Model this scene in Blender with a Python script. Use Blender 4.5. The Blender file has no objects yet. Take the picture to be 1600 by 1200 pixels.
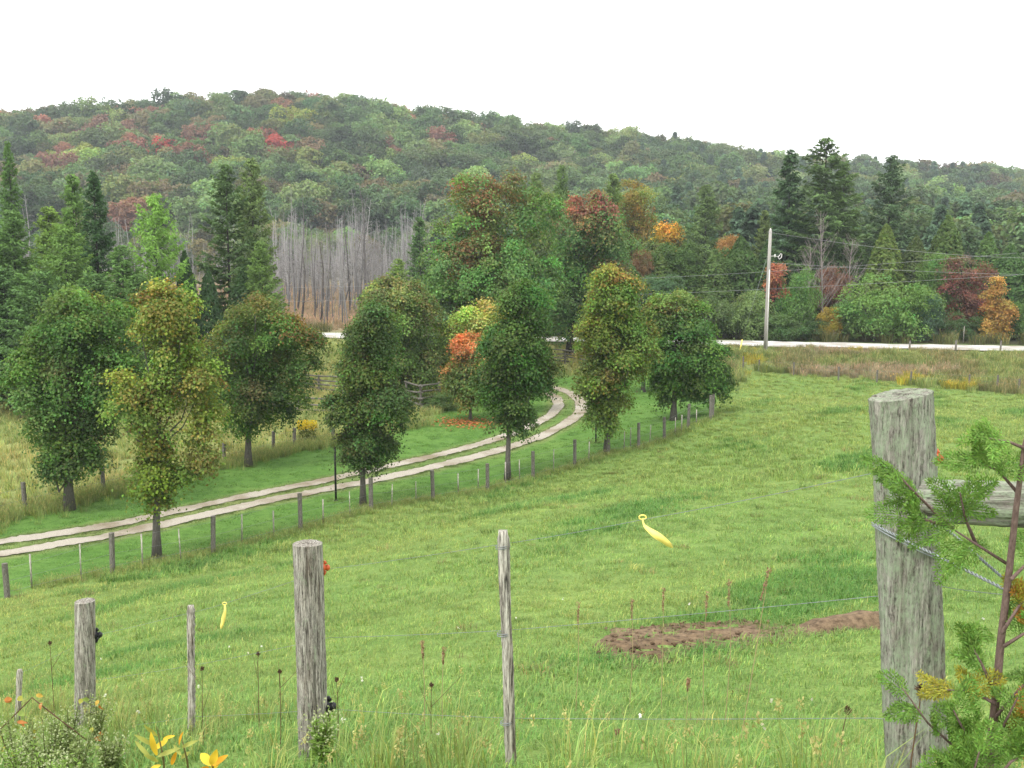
import bpy, math, random
import numpy as np
from mathutils import Vector, Matrix

rng = np.random.default_rng(7)
random.seed(7)
R = math.radians
scene = bpy.context.scene
C = scene.collection

# ------------------------------------------------------------------ camera, world, sun, exposure
F = 1570.0                       # focal length in pixels of a 1600 px wide picture
PITCH = math.atan(200.0 / F)
CZ = 10.0                        # eye height in the world's own datum
cam_d = bpy.data.cameras.new('camera')
cam_d.sensor_width = 36.0
cam_d.lens = 36.0 * F / 1600.0
cam_d.clip_start = 0.05
cam_d.clip_end = 6000.0
cam = bpy.data.objects.new('camera', cam_d)
cam.location = (0, 0, CZ)
cam.rotation_euler = (math.pi / 2 - PITCH, 0, 0)
C.objects.link(cam)
scene.camera = cam

SUN_EL, SUN_AZ = R(58), R(215)   # behind the viewer, a little to the left
world = bpy.data.worlds.new('World')
scene.world = world
world.use_nodes = True
wn, wl = world.node_tree.nodes, world.node_tree.links
wn.clear()
sky = wn.new('ShaderNodeTexSky'); sky.sky_type = 'NISHITA'; sky.sun_disc = False
sky.sun_elevation = SUN_EL; sky.sun_rotation = SUN_AZ
sky.dust_density = 3.0
mixw = wn.new('ShaderNodeMix'); mixw.data_type = 'RGBA'
mixw.inputs[0].default_value = 0.93          # closed cloud cover in front of the blue sky
mixw.inputs[7].default_value = (11.0, 11.05, 11.1, 1)
wl.new(sky.outputs[0], mixw.inputs[6])
bg = wn.new('ShaderNodeBackground'); bg.inputs['Strength'].default_value = 0.1
wl.new(mixw.outputs[2], bg.inputs['Color'])
wo = wn.new('ShaderNodeOutputWorld'); wl.new(bg.outputs[0], wo.inputs['Surface'])

sun_d = bpy.data.lights.new('sun', 'SUN'); sun_d.energy = 1.5; sun_d.angle = R(16)
sun_d.color = (1.0, 0.97, 0.92)
sun = bpy.data.objects.new('sun', sun_d)
sun.rotation_euler = (math.pi / 2 - SUN_EL, 0, R(-35))
sun.location = (-20, -20, 60)
C.objects.link(sun)

vs = scene.view_settings
vs.view_transform = 'Standard'; vs.look = 'None'; vs.gamma = 1.0
vs.use_curve_mapping = False
vs.exposure = 1.0
cy = scene.cycles
cy.max_bounces = 5; cy.diffuse_bounces = 3; cy.glossy_bounces = 1; cy.transmission_bounces = 3
cy.transparent_max_bounces = 4; cy.volume_bounces = 0
cy.use_denoising = True
cy.caustics_reflective = False; cy.caustics_refractive = False

# ------------------------------------------------------------------ pixel <-> place helpers (1600x1200 picture grid)
_cp, _sp = math.cos(PITCH), math.sin(PITCH)
def ray(u, v):
    a, b = (u - 800.0) / F, (v - 600.0) / F
    return np.array([a, _cp - b * _sp, -_sp - b * _cp])
def at_y(u, v, y):
    d = ray(u, v); return np.array([0, 0, CZ]) + d * (y / d[1])
def at_d(u, v, d):
    """a point seen at (u, v), d metres ahead of the camera over the ground"""
    return at_y(u, v, d)

# ------------------------------------------------------------------ terrain: thin plate through measured places
K = []   # x, y, z controls
def k(u, v, d):
    K.append(at_y(u, v, d))
def kx(x, y, z):
    K.append(np.array([x, y, CZ + z]))
kx(0, 0, -1.62); kx(1.08, 2.8, -1.57); kx(-0.99, 4.9, -2.55); kx(-3.14, 7.4, -3.62); kx(-4.4, 8.8, -4.25)
kx(3.1, 0.75, -1.05); kx(-3, 0, -2.5); kx(4, -4, -0.9); kx(-5, -4, -2.6); kx(0, -4, -1.5); kx(4.2, 3, -1.5)
k(800, 1100, 7.0); k(800, 1000, 10.0); k(800, 900, 15.5); k(800, 800, 26)
k(1300, 750, 26); k(1300, 850, 16.5); k(1300, 950, 11); k(1300, 1100, 6.6); k(1550, 1150, 5.2); k(1550, 800, 20); k(1550, 700, 33)
k(300, 1000, 13.5); k(300, 920, 20); k(50, 1000, 17.5); k(550, 900, 19); k(550, 1000, 11.5)
for u, v, d in [(176, 896, 28), (333, 865, 30.3), (470, 830, 32.6), (580, 797, 35.3), (677, 782, 37), (762, 768, 39.2),
                (833, 748, 41), (898, 730, 43), (950, 710, 45), (1038, 688, 47), (1110, 656, 49.5)]:
    k(u, v, d)
for u, v in [(0, 868), (400, 785), (700, 730), (40, 800), (160, 770), (350, 725), (460, 700), (108, 796), (567, 765)]:
    k(u, v, 9.05 * F / (v - 400))
for u, v, d in [(900, 650, 56), (860, 606, 68), (735, 655, 55.5), (650, 655, 55), (1000, 612, 66), (1250, 650, 47), (1400, 640, 51), (1500, 606, 66), (1160, 575, 76), (1330, 594, 71),
                (1600, 614, 63)]:
    k(u, v, d)
# the road shelf
for x, y in [(-40, 101), (-18, 95.5), (0, 91), (10, 88.7), (18.4, 86.6), (25, 85), (32, 83.3), (41, 81.1), (52, 78.4), (65, 75)]:
    kx(x, y, -7.55); kx(x + 1.5, y + 5, -7.55); kx(x - 1, y - 4, -7.5)
kx(-60, 60, -9.2); kx(-40, 62, -9.1); kx(-25, 66, -9.0); kx(-60, 40, -9.3); kx(-25, 28, -9.4); kx(-12, 78, -8.8); kx(8, 76, -8.6)
kx(45, 40, -6.9); kx(30, 20, -4.2); kx(70, 60, -8.2)
# swamp and hillside
for x, y, z in [(-60, 115, -8), (-20, 120, -8), (20, 115, -7.6), (70, 110, -7.5), (-90, 170, -7.6), (-30, 175, -7.4), (40, 170, -6), (110, 160, -6),
                (-130, 235, -4), (-40, 240, -4), (60, 230, 0), (150, 220, -2)]:
    kx(x, y, z)
for u, vt, d in [(-500, 190, 410), (0, 172, 430), (250, 152, 440), (470, 147, 450), (650, 170, 465), (800, 190, 480), (1000, 210, 510), (1200, 245, 540), (1400, 258, 555), (1600, 272, 565), (2100, 300, 570)]:
    p = at_y(u, vt, d); zc = p[2] - CZ - 16.0
    kx(p[0], p[1], zc)
    for fr, dz in ((1.12, 0.96), (1.4, 0.75), (2.2, 0.6)):
        kx(p[0] * fr, p[1] * fr, zc * dz - 6)
    yb = 270.0; g = (0.55) * (d - yb) + yb
    kx(p[0] * g / d, g, -4 + (zc + 4) * 0.60)
K = np.array(K)
YO, YM = 7.0, -6.2
def warp(x, y):
    yy = np.maximum(y, YM) + YO
    return x / (yy + 3.0) * 1.6, np.log(yy)
def _phi(r2):
    return 0.5 * r2 * np.log(r2 + 1e-9)
_kx, _ky = warp(K[:, 0], K[:, 1])
_n = len(K)
_A = np.zeros((_n + 3, _n + 3))
_d2 = (_kx[:, None] - _kx[None]) ** 2 + (_ky[:, None] - _ky[None]) ** 2
_A[:_n, :_n] = _phi(_d2) + np.eye(_n) * 2e-4
_A[:_n, _n] = 1; _A[:_n, _n + 1] = _kx; _A[:_n, _n + 2] = _ky
_A[_n:, :_n] = _A[:_n, _n:].T
_b = np.zeros(_n + 3); _b[:_n] = K[:, 2]
_W = np.linalg.solve(_A, _b)
def H(x, y):
    x = np.atleast_1d(np.asarray(x, float)); y = np.atleast_1d(np.asarray(y, float))
    out = np.empty(x.shape)
    a, b = warp(x.ravel(), y.ravel()); o = out.ravel()
    for i in range(0, len(a), 20000):
        s = slice(i, i + 20000)
        d2 = (a[s, None] - _kx[None]) ** 2 + (b[s, None] - _ky[None]) ** 2
        o[s] = _phi(d2) @ _W[:_n] + _W[_n] + _W[_n + 1] * a[s] + _W[_n + 2] * b[s]
    return o.reshape(x.shape)
def h1(x, y):
    return float(H(x, y)[0])
def G(u, v, d0=2.0, d1=700.0):
    """first place where the sight line of a pixel meets the ground"""
    d = ray(u, v)
    ys = np.geomspace(d0, d1, 700)
    t = ys / d[1]
    zz = CZ + d[2] * t
    g = H(d[0] * t, ys)
    hit = np.where(zz < g)[0]
    if len(hit) == 0:
        return np.array([d[0] * t[-1], ys[-1], g[-1]])
    i = max(hit[0], 1)
    a, b = zz[i - 1] - g[i - 1], g[i] - zz[i]
    yy = ys[i - 1] + (ys[i] - ys[i - 1]) * a / (a + b + 1e-9)
    x = d[0] * yy / d[1]
    return np.array([x, yy, h1(x, yy)])

# ------------------------------------------------------------------ small numeric helpers
_ph = rng.uniform(0, 6.28, (24,)); _kd = rng.normal(size=(24, 3))
def wob(p, f=1.0, o=0):
    """smooth wobble in about -1..1"""
    p = np.asarray(p, float) * f
    s = 0
    for i in range(6):
        j = (i + o * 5) % 24
        s = s + np.sin(p @ _kd[j] * (1 + 0.5 * i) + _ph[j]) / (1 + 0.45 * i)
    return s / 2.6
def unit(a):
    return a / (np.linalg.norm(a, axis=-1, keepdims=True) + 1e-9)
def sgn_dist(px, py, poly):
    """signed distance to a polygon, positive inside"""
    poly = np.asarray(poly); n = len(poly)
    best = np.full(px.shape, 1e9); inside = np.zeros(px.shape, bool)
    for i in range(n):
        ax, ay = poly[i][:2]; bx, by = poly[(i + 1) % n][:2]
        ex, ey = bx - ax, by - ay
        t = np.clip(((px - ax) * ex + (py - ay) * ey) / (ex * ex + ey * ey + 1e-9), 0, 1)
        best = np.minimum(best, np.hypot(px - ax - t * ex, py - ay - t * ey))
        c = ((ay > py) != (by > py)) & (px < ex * (py - ay) / (ey + 1e-12) + ax)
        inside ^= c
    return np.where(inside, best, -best)

class MB:
    """collects tubes, boxes and leaves; build() makes one mesh object of them"""
    def __init__(s):
        s.v = []; s.f = []; s.c = []; s.n = 0
    def add(s, v, f, col=None):
        v = np.asarray(v, float).reshape(-1, 3); f = np.asarray(f, int)
        s.v.append(v); s.f.append(f + s.n); s.n += len(v)
        if col is None: col = (1, 1, 1)
        col = np.asarray(col, float)
        if col.ndim == 1: col = np.tile(col, (len(v), 1))
        s.c.append(col)
    def tube(s, pts, rad, sides=6, cap=True, col=None):
        pts = np.asarray(pts, float); n = len(pts)
        rad = np.broadcast_to(np.asarray(rad, float), (n,))
        tan = unit(np.gradient(pts, axis=0))
        ref = np.array([0.31, 0.95, 0.12]) if abs(tan[:, 2]).mean() > 0.6 else np.array([0.05, 0.07, 1.0])
        a = unit(np.cross(tan, ref)); b = np.cross(tan, a)
        th = np.linspace(0, 2 * np.pi, sides, endpoint=False)
        v = pts[:, None] + rad[:, None, None] * (np.cos(th)[None, :, None] * a[:, None] + np.sin(th)[None, :, None] * b[:, None])
        i, j = np.meshgrid(np.arange(n - 1), np.arange(sides), indexing='ij')
        i, j = i.ravel(), j.ravel(); j2 = (j + 1) % sides
        f = np.stack([i * sides + j, i * sides + j2, (i + 1) * sides + j2, (i + 1) * sides + j], 1)
        v = v.reshape(-1, 3)
        if cap:
            m = len(v)
            v = np.vstack([v, pts[:1], pts[-1:]])
            q = np.arange(0, sides, 2)
            f = np.vstack([f, np.stack([np.full(len(q), m), (q + 2) % sides, (q + 1) % sides, q], 1),
                           np.stack([np.full(len(q), m + 1), (n - 1) * sides + q, (n - 1) * sides + (q + 1) % sides, (n - 1) * sides + (q + 2) % sides], 1)])
        s.add(v, f, col)
    def box(s, c, size, col=None, rot=None):
        c = np.asarray(c, float); h = np.asarray(size, float) / 2
        v = np.array([[x, y, z] for x in (-1, 1) for y in (-1, 1) for z in (-1, 1)], float) * h
        if rot is not None: v = v @ np.asarray(rot).T
        s.add(v + c, [[0, 1, 3, 2], [4, 6, 7, 5], [0, 4, 5, 1], [2, 3, 7, 6], [0, 2, 6, 4], [1, 5, 7, 3]], col)
    def leaves(s, P, N, T, ln, wd, col, fold=0.12):
        """pointed leaf blades: P base-centre, N normal, T long direction"""
        T = unit(T - N * np.sum(T * N, 1, keepdims=True)); B = np.cross(N, T)
        ln = np.broadcast_to(ln, (len(P),))[:, None]; wd = np.broadcast_to(wd, (len(P),))[:, None]
        v = np.stack([P - T * ln * .5, P + B * wd * .5 + N * ln * fold, P + T * ln * .5 - N * ln * fold, P - B * wd * .5 + N * ln * fold], 1)
        s.add(v.reshape(-1, 3), np.arange(4 * len(P)).reshape(-1, 4), np.repeat(np.broadcast_to(col, (len(P), 3)), 4, 0))
    def mesh(s, name, mat=None, smooth=False):
        v = np.vstack(s.v); f = np.vstack(s.f); c = np.vstack(s.c)
        me = bpy.data.meshes.new(name)
        me.vertices.add(len(v)); me.vertices.foreach_set('co', v.ravel().astype(np.float32))
        me.loops.add(f.size); me.loops.foreach_set('vertex_index', f.ravel().astype(np.int32))
        me.polygons.add(len(f)); me.polygons.foreach_set('loop_start', np.arange(0, f.size, 4, dtype=np.int32))
        if smooth: me.polygons.foreach_set('use_smooth', np.ones(len(f), bool))
        me.update(calc_edges=True)
        at = me.attributes.new('leafcol', 'FLOAT_COLOR', 'POINT')
        at.data.foreach_set('color', np.hstack([c, np.ones((len(c), 1))]).ravel().astype(np.float32))
        if mat: me.materials.append(mat)
        return me
    def build(s, name, mat, parent=None, smooth=False):
        o = bpy.data.objects.new(name, s.mesh(name, mat, smooth)); C.objects.link(o)
        if parent: o.parent = parent
        return o

def tag(o, label=None, cat=None, group=None, kind=None):
    if label: o['label'] = label
    if cat: o['category'] = cat
    if group: o['group'] = group
    if kind: o['kind'] = kind
    return o
def empty(name, loc=(0, 0, 0), rz=0.0, sc=1.0):
    o = bpy.data.objects.new(name, None); C.objects.link(o)
    o.location = loc; o.rotation_euler = (0, 0, rz); o.scale = (sc, sc, sc) if np.isscalar(sc) else sc
    o.empty_display_size = 0.2
    return o
def link(name, me, parent=None):
    o = bpy.data.objects.new(name, me); C.objects.link(o)
    if parent: o.parent = parent
    return o

# ------------------------------------------------------------------ materials
def new_mat(name):
    m = bpy.data.materials.new(name); m.use_nodes = True
    nt = m.node_tree; nt.nodes.clear()
    out = nt.nodes.new('ShaderNodeOutputMaterial')
    return m, nt, nt.nodes, nt.links, out
def _mul(nt, a, b, mode='MULTIPLY', fac=1.0):
    x = nt.nodes.new('ShaderNodeMix'); x.data_type = 'RGBA'; x.blend_type = mode
    x.inputs[0].default_value = fac
    for s, i in ((a, 6), (b, 7)):
        if hasattr(s, 'links'): nt.links.new(s, x.inputs[i])
        else: x.inputs[i].default_value = (*s, 1)
    return x.outputs[2]
def _noise(nt, scale, detail=4, rough=0.6, coord=None, mapscale=None):
    n = nt.nodes.new('ShaderNodeTexNoise'); n.inputs['Scale'].default_value = scale
    n.inputs['Detail'].default_value = detail; n.inputs['Roughness'].default_value = rough
    if coord is not None:
        if mapscale is not None:
            mp = nt.nodes.new('ShaderNodeMapping'); mp.inputs['Scale'].default_value = mapscale
            nt.links.new(coord, mp.inputs['Vector']); coord = mp.outputs[0]
        nt.links.new(coord, n.inputs['Vector'])
    return n
def _ramp(nt, fac, stops):
    r = nt.nodes.new('ShaderNodeValToRGB'); e = r.color_ramp.elements
    while len(e) < len(stops): e.new(0.5)
    for el, (p, c) in zip(e, stops):
        el.position = p; el.color = (*c, 1) if len(c) == 3 else c
    nt.links.new(fac, r.inputs[0]); return r.outputs[0]

def leaf_mat(name, source='OBJECT', trans=0.36, rough=0.6, spec=0.14):
    m, nt, N, L, out = new_mat(name)
    a = N.new('ShaderNodeAttribute'); a.attribute_name = 'leafcol'
    if source == 'OBJECT':
        oi = N.new('ShaderNodeObjectInfo'); tint = oi.outputs['Color']
    else:
        ti = N.new('ShaderNodeAttribute'); ti.attribute_type = 'INSTANCER'; ti.attribute_name = 'tint'; tint = ti.outputs['Color']
    col = _mul(nt, a.outputs['Color'], tint)
    p = N.new('ShaderNodeBsdfPrincipled'); L.new(col, p.inputs['Base Color'])
    p.inputs['Roughness'].default_value = rough; p.inputs['Specular IOR Level'].default_value = spec
    t = N.new('ShaderNodeBsdfTranslucent'); L.new(_mul(nt, col, (1.12, 1.06, 0.7)), t.inputs['Color'])
    mx = N.new('ShaderNodeMixShader'); mx.inputs[0].default_value = trans
    L.new(p.outputs[0], mx.inputs[1]); L.new(t.outputs[0], mx.inputs[2]); L.new(mx.outputs[0], out.inputs['Surface'])
    return m
def bark_mat(name, c0, c1, sc=(14, 14, 2.5), bump=0.5):
    m, nt, N, L, out = new_mat(name)
    tc = N.new('ShaderNodeTexCoord')
    n = _noise(nt, 3.0, 6, 0.7, tc.outputs['Object'], sc)
    p = N.new('ShaderNodeBsdfPrincipled'); L.new(_ramp(nt, n.outputs[0], [(0.3, c0), (0.7, c1)]), p.inputs['Base Color'])
    p.inputs['Roughness'].default_value = 0.9; p.inputs['Specular IOR Level'].default_value = 0.15
    b = N.new('ShaderNodeBump'); b.inputs['Strength'].default_value = bump; b.inputs['Distance'].default_value = 0.03
    L.new(n.outputs[0], b.inputs['Height']); L.new(b.outputs[0], p.inputs['Normal'])
    L.new(p.outputs[0], out.inputs['Surface'])
    return m
def wood_mat(name, grey=1.0, lichen=0.5, warm=1.0):
    """split, weathered post wood with lichen"""
    m, nt, N, L, out = new_mat(name)
    tc = N.new('ShaderNodeTexCoord'); co = tc.outputs['Object']
    fib = _noise(nt, 1.0, 9, 0.78, co, (130, 130, 9.0))
    big = _noise(nt, 1.0, 5, 0.65, co, (26, 26, 3.0))
    c1 = _ramp(nt, fib.outputs[0], [(0.37, (0.020 * grey, 0.018 * grey, 0.016 * grey)), (0.45, (0.13 * grey, 0.12 * grey, 0.105 * grey)), (0.60, (0.40 * grey, 0.385 * grey, 0.345 * grey))])
    c2 = _ramp(nt, big.outputs[0], [(0.30, (0.34 * warm, 0.27, 0.22)), (0.42, (0.80, 0.77, 0.73)), (0.7, (1.0, 1.0, 0.98))])
    base = _mul(nt, c1, c2)
    li = _noise(nt, 1.0, 7, 0.75, co, (30, 30, 14))
    lf = _noise(nt, 1.0, 3, 0.8, co, (120, 120, 60))
    lm = N.new('ShaderNodeMath'); lm.operation = 'MULTIPLY'
    L.new(_ramp(nt, li.outputs[0], [(0.62 - 0.25 * lichen, (0, 0, 0)), (0.72 - 0.15 * lichen, (1, 1, 1))]), lm.inputs[0])
    L.new(_ramp(nt, lf.outputs[0], [(0.35, (0.15, 0.15, 0.15)), (0.6, (1, 1, 1))]), lm.inputs[1])
    mx = N.new('ShaderNodeMix'); mx.data_type = 'RGBA'
    L.new(lm.outputs[0], mx.inputs[0]); L.new(base, mx.inputs[6]); mx.inputs[7].default_value = (0.27, 0.33, 0.22, 1)
    p = N.new('ShaderNodeBsdfPrincipled'); L.new(mx.outputs[2], p.inputs['Base Color'])
    p.inputs['Roughness'].default_value = 0.92; p.inputs['Specular IOR Level'].default_value = 0.12
    b = N.new('ShaderNodeBump'); b.inputs['Strength'].default_value = 0.9; b.inputs['Distance'].default_value = 0.006
    L.new(fib.outputs[0], b.inputs['Height']); L.new(b.outputs[0], p.inputs['Normal'])
    L.new(p.outputs[0], out.inputs['Surface'])
    return m
def plain_mat(name, col, rough=0.6, metal=0.0, var=0.25, spec=0.3, scale=30):
    m, nt, N, L, out = new_mat(name)
    tc = N.new('ShaderNodeTexCoord'); n = _noise(nt, scale, 4, 0.6, tc.outputs['Object'])
    a = tuple(c * (1 - var) for c in col); b2 = tuple(min(1, c * (1 + var)) for c in col)
    p = N.new('ShaderNodeBsdfPrincipled'); L.new(_ramp(nt, n.outputs[0], [(0.3, a), (0.7, b2)]), p.inputs['Base Color'])
    p.inputs['Roughness'].default_value = rough; p.inputs['Metallic'].default_value = metal; p.inputs['Specular IOR Level'].default_value = spec
    L.new(p.outputs[0], out.inputs['Surface'])
    return m
def gravel_mat(name, light, dark, scale=9):
    m, nt, N, L, out = new_mat(name)
    tc = N.new('ShaderNodeTexCoord'); co = tc.outputs['Object']
    a = _noise(nt, scale * 4, 4, 0.75, co); b = _noise(nt, 0.45, 4, 0.6, co)
    c1 = _ramp(nt, a.outputs[0], [(0.3, dark), (0.62, light)])
    c2 = _ramp(nt, b.outputs[0], [(0.36, (0.60, 0.55, 0.46)), (0.58, (1, 1, 1))])
    p = N.new('ShaderNodeBsdfPrincipled'); L.new(_mul(nt, c1, c2), p.inputs['Base Color'])
    p.inputs['Roughness'].default_value = 0.95; p.inputs['Specular IOR Level'].default_value = 0.1
    bp = N.new('ShaderNodeBump'); bp.inputs['Strength'].default_value = 0.7; bp.inputs['Distance'].default_value = 0.02
    L.new(a.outputs[0], bp.inputs['Height']); L.new(bp.outputs[0], p.inputs['Normal'])
    L.new(p.outputs[0], out.inputs['Surface'])
    return m
def ground_mat():
    m, nt, N, L, out = new_mat('ground_cover')
    tc = N.new('ShaderNodeTexCoord'); co = tc.outputs['Object']
    a = N.new('ShaderNodeAttribute'); a.attribute_name = 'leafcol'
    n1 = _noise(nt, 0.35, 5, 0.62, co); n2 = _noise(nt, 2.6, 5, 0.7, co); n3 = _noise(nt, 26, 3, 0.7, co)
    c = _mul(nt, a.outputs['Color'], _ramp(nt, n1.outputs[0], [(0.3, (0.78, 0.86, 0.75)), (0.5, (1, 1, 1)), (0.7, (1.22, 1.1, 1.1))]))
    c = _mul(nt, c, _ramp(nt, n2.outputs[0], [(0.28, (0.62, 0.68, 0.6)), (0.5, (1, 1, 1)), (0.72, (1.25, 1.2, 1.2))]))
    c = _mul(nt, c, _ramp(nt, n3.outputs[0], [(0.3, (0.55, 0.6, 0.5)), (0.65, (1.25, 1.22, 1.2))]))
    p = N.new('ShaderNodeBsdfPrincipled'); L.new(c, p.inputs['Base Color'])
    p.inputs['Roughness'].default_value = 0.95; p.inputs['Specular IOR Level'].default_value = 0.08
    b = N.new('ShaderNodeBump'); b.inputs['Strength'].default_value = 0.6; b.inputs['Distance'].default_value = 0.06
    L.new(n2.outputs[0], b.inputs['Height'])
    L.new(b.outputs[0], p.inputs['Normal'])
    L.new(p.outputs[0], out.inputs['Surface'])
    return m

M = dict(
    leaf=leaf_mat('leaf'), leaf_far=leaf_mat('far_leaf', 'INSTANCER'), blade=leaf_mat('grass_blade', 'INSTANCER', 0.3, 0.6, 0.2),
    plant=leaf_mat('plant', 'OBJECT', 0.3),
    bark=bark_mat('bark', (0.05, 0.045, 0.04), (0.17, 0.155, 0.135)),
    bark_dark=bark_mat('dark_bark', (0.018, 0.016, 0.014), (0.06, 0.053, 0.046)),
    dead=leaf_mat('dead_wood', 'OBJECT', 0.0, 0.9, 0.1), dead_far=leaf_mat('far_dead_wood', 'INSTANCER', 0.0, 0.9, 0.1),
    post=wood_mat('lichen_post', 1.05, 0.9), post2=wood_mat('grey_post', 1.25, 0.3), lath=wood_mat('lath_wood', 1.75, 0.0),
    farpost=wood_mat('fence_post_wood', 0.8, 0.15), pole=bark_mat('pole_wood', (0.27, 0.255, 0.23), (0.40, 0.38, 0.35), (10, 10, 0.6), 0.2),
    rail=wood_mat('rail_wood', 0.75, 0.3), log=wood_mat('lichen_log', 0.85, 0.85),
    wire=plain_mat('galvanised_wire', (0.22, 0.24, 0.24), 0.5, 0.4), cable=plain_mat('cable', (0.30, 0.31, 0.31), 0.5, 0.3),
    orange=plain_mat('orange_plastic', (0.50, 0.10, 0.03), 0.4), black=plain_mat('black_plastic', (0.012, 0.012, 0.014), 0.4),
    blackpole=plain_mat('black_paint', (0.012, 0.012, 0.012), 0.5), yellow=plain_mat('yellow_tape', (0.80, 0.66, 0.16), 0.5, var=0.15, scale=18),
    white=plain_mat('white_paint', (0.7, 0.69, 0.65), 0.6), steel=plain_mat('tower_steel', (0.5, 0.52, 0.54), 0.5),
    gravel=gravel_mat('track_gravel', (0.46, 0.42, 0.35), (0.20, 0.18, 0.145)), roadg=gravel_mat('road_gravel', (0.56, 0.55, 0.53), (0.38, 0.37, 0.36), 3),
    dirt=gravel_mat('bare_earth', (0.20, 0.142, 0.088), (0.045, 0.031, 0.020), 3), ground=ground_mat(),
)

# ------------------------------------------------------------------ lay of the land (outlines measured on the ground)
FENCE = [(-150, 985), (50, 921), (176, 896), (333, 865), (470, 830), (580, 797), (677, 782), (762, 768), (833, 748), (898, 730), (950, 710), (998, 702), (1038, 688), (1075, 669), (1110, 656)]
fence_w = [G(*p) for p in FENCE]
LM = [(655, 662), (530, 689), (460, 703), (350, 728), (162, 773), (40, 805), (-200, 872)]
lm_w = [G(*p) for p in LM]
back_w = [G(u, v) for u, v in [(1128, 610), (1118, 592), (1000, 586), (880, 588), (800, 600), (700, 640)]]
lawn_poly = [p[:2] for p in fence_w + back_w + lm_w]
meadow_poly = [p[:2] for p in lm_w[::-1]] + [p[:2] for p in back_w[::-1]] + [(16, 88), (-120, 112), (-120, 30)]
def road_y(x):
    return 91.2 - 0.245 * x
bank_poly = [G(u, v)[:2] for u, v in [(1128, 606), (1165, 577), (1330, 595), (1600, 616)]] + [(75, 52), (90, 66), (18, road_y(18) - 3), (8, 82)]
COL = dict(pasture=np.array([0.136, 0.208, 0.056]), lawn=np.array([0.092, 0.180, 0.040]), meadow=np.array([0.205, 0.235, 0.085]),
           bank=np.array([0.14, 0.165, 0.06]), swamp=np.array([0.25, 0.21, 0.13]), forest=np.array([0.045, 0.045, 0.022]))
def zones(x, y):
    e = wob(np.stack([x, y, 0 * x], -1), 1.3)
    w_l = np.clip(sgn_dist(x, y, lawn_poly) / 0.35 + 0.5 + 0.5 * e, 0, 1)
    w_m = np.clip(sgn_dist(x, y, meadow_poly) / 0.6 + 0.5 + 0.5 * e, 0, 1)
    w_b = np.clip(sgn_dist(x, y, bank_poly) / 1.6 + 0.5 + 0.8 * e, 0, 1)
    far = np.clip((y - road_y(x) - 3.2) / 2.0, 0, 1)
    fr = np.clip((x - 2) / 12, 0, 1); hl = np.clip((y - 215) / 30, 0, 1)
    return w_l, w_m, w_b, far, np.maximum(fr, hl)
def ground_col(x, y):
    w_l, w_m, w_b, far, fo = zones(x, y)
    c = np.tile(COL['pasture'], (len(x), 1))
    for w, n in ((w_b, 'bank'), (w_m, 'meadow'), (w_l, 'lawn')):
        c = c + (COL[n] - c) * w[:, None]
    f = COL['swamp'] + (COL['forest'] - COL['swamp']) * fo[:, None]
    td = np.minimum(line_dist(x, y, track_a[:, :2]), line_dist(x, y, track_b[:, :2]))
    w = np.clip((0.85 - td + 0.12 * wob(np.stack([x, y, 0 * x], -1), 3.0, 1)) / 0.5, 0, 1)[:, None] * 0.7      # thin gravel strewn through the turf beside the wheels
    c = c + (np.array([0.20, 0.205, 0.095]) - c) * w
    return c + (f - c) * far[:, None]

near_px = [(-330, 918), (0, 867), (150, 842), (300, 810), (450, 777), (600, 748), (700, 725), (770, 707), (840, 685), (885, 662), (908, 645), (908, 628), (893, 615), (868, 606), (845, 601), (800, 597)]
far_px = [(-330, 895), (0, 848), (150, 826), (300, 794), (450, 763), (600, 731), (700, 708), (770, 688), (828, 667), (862, 648), (874, 633), (868, 620), (852, 611), (830, 606), (790, 602)]
track_a = np.array([G(*p) for p in near_px]); track_b = np.array([G(*p) for p in far_px])
def line_dist(x, y, line):
    best = np.full(len(x), 1e9)
    for a, b2 in zip(line[:-1], line[1:]):
        e = b2 - a; t = np.clip(((x - a[0]) * e[0] + (y - a[1]) * e[1]) / (e @ e), 0, 1)
        best = np.minimum(best, np.hypot(x - a[0] - t * e[0], y - a[1] - t * e[1]))
    return best
# the ground sheet
ny, nx = 430, 300
ys = np.concatenate([np.linspace(-6, 1.5, 20)[:-1], np.geomspace(3.5, 1002, ny - 19) - 2.0])
ss = np.linspace(-1, 1, nx); ss = ss * (0.75 + 0.25 * ss ** 2)
wid = 9 + np.maximum(ys, 0) * 0.95
gx = ss[None] * wid[:, None]; gy = np.repeat(ys[:, None], nx, 1)
gz = H(gx, gy)
gp = np.stack([gx, gy, gz], -1).reshape(-1, 3)
def hummock(x, y):
    p = np.stack([x, y, 0 * x], -1)
    return np.clip(y / 30, 0.3, 1.0) * (y < 90) * 0.035 * wob(p, 1.9, 1) + np.clip(1.2 - y / 40, 0, 1) * 0.022 * wob(p, 4.6, 2)
gp[:, 2] += hummock(gp[:, 0], gp[:, 1])
i, j = np.meshgrid(np.arange(len(ys) - 1), np.arange(nx - 1), indexing='ij')
i, j = i.ravel(), j.ravel()
gb = MB(); gb.add(gp, np.stack([i * nx + j, i * nx + j + 1, (i + 1) * nx + j + 1, (i + 1) * nx + j], 1), ground_col(gp[:, 0], gp[:, 1]))
tag(gb.build('ground', M['ground'], smooth=True), kind='structure')
def Hs(x, y):
    """height of the ground sheet, small unevenness included"""
    x = np.atleast_1d(np.asarray(x, float)); y = np.atleast_1d(np.asarray(y, float))
    return H(x, y) + hummock(x, y)

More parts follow.
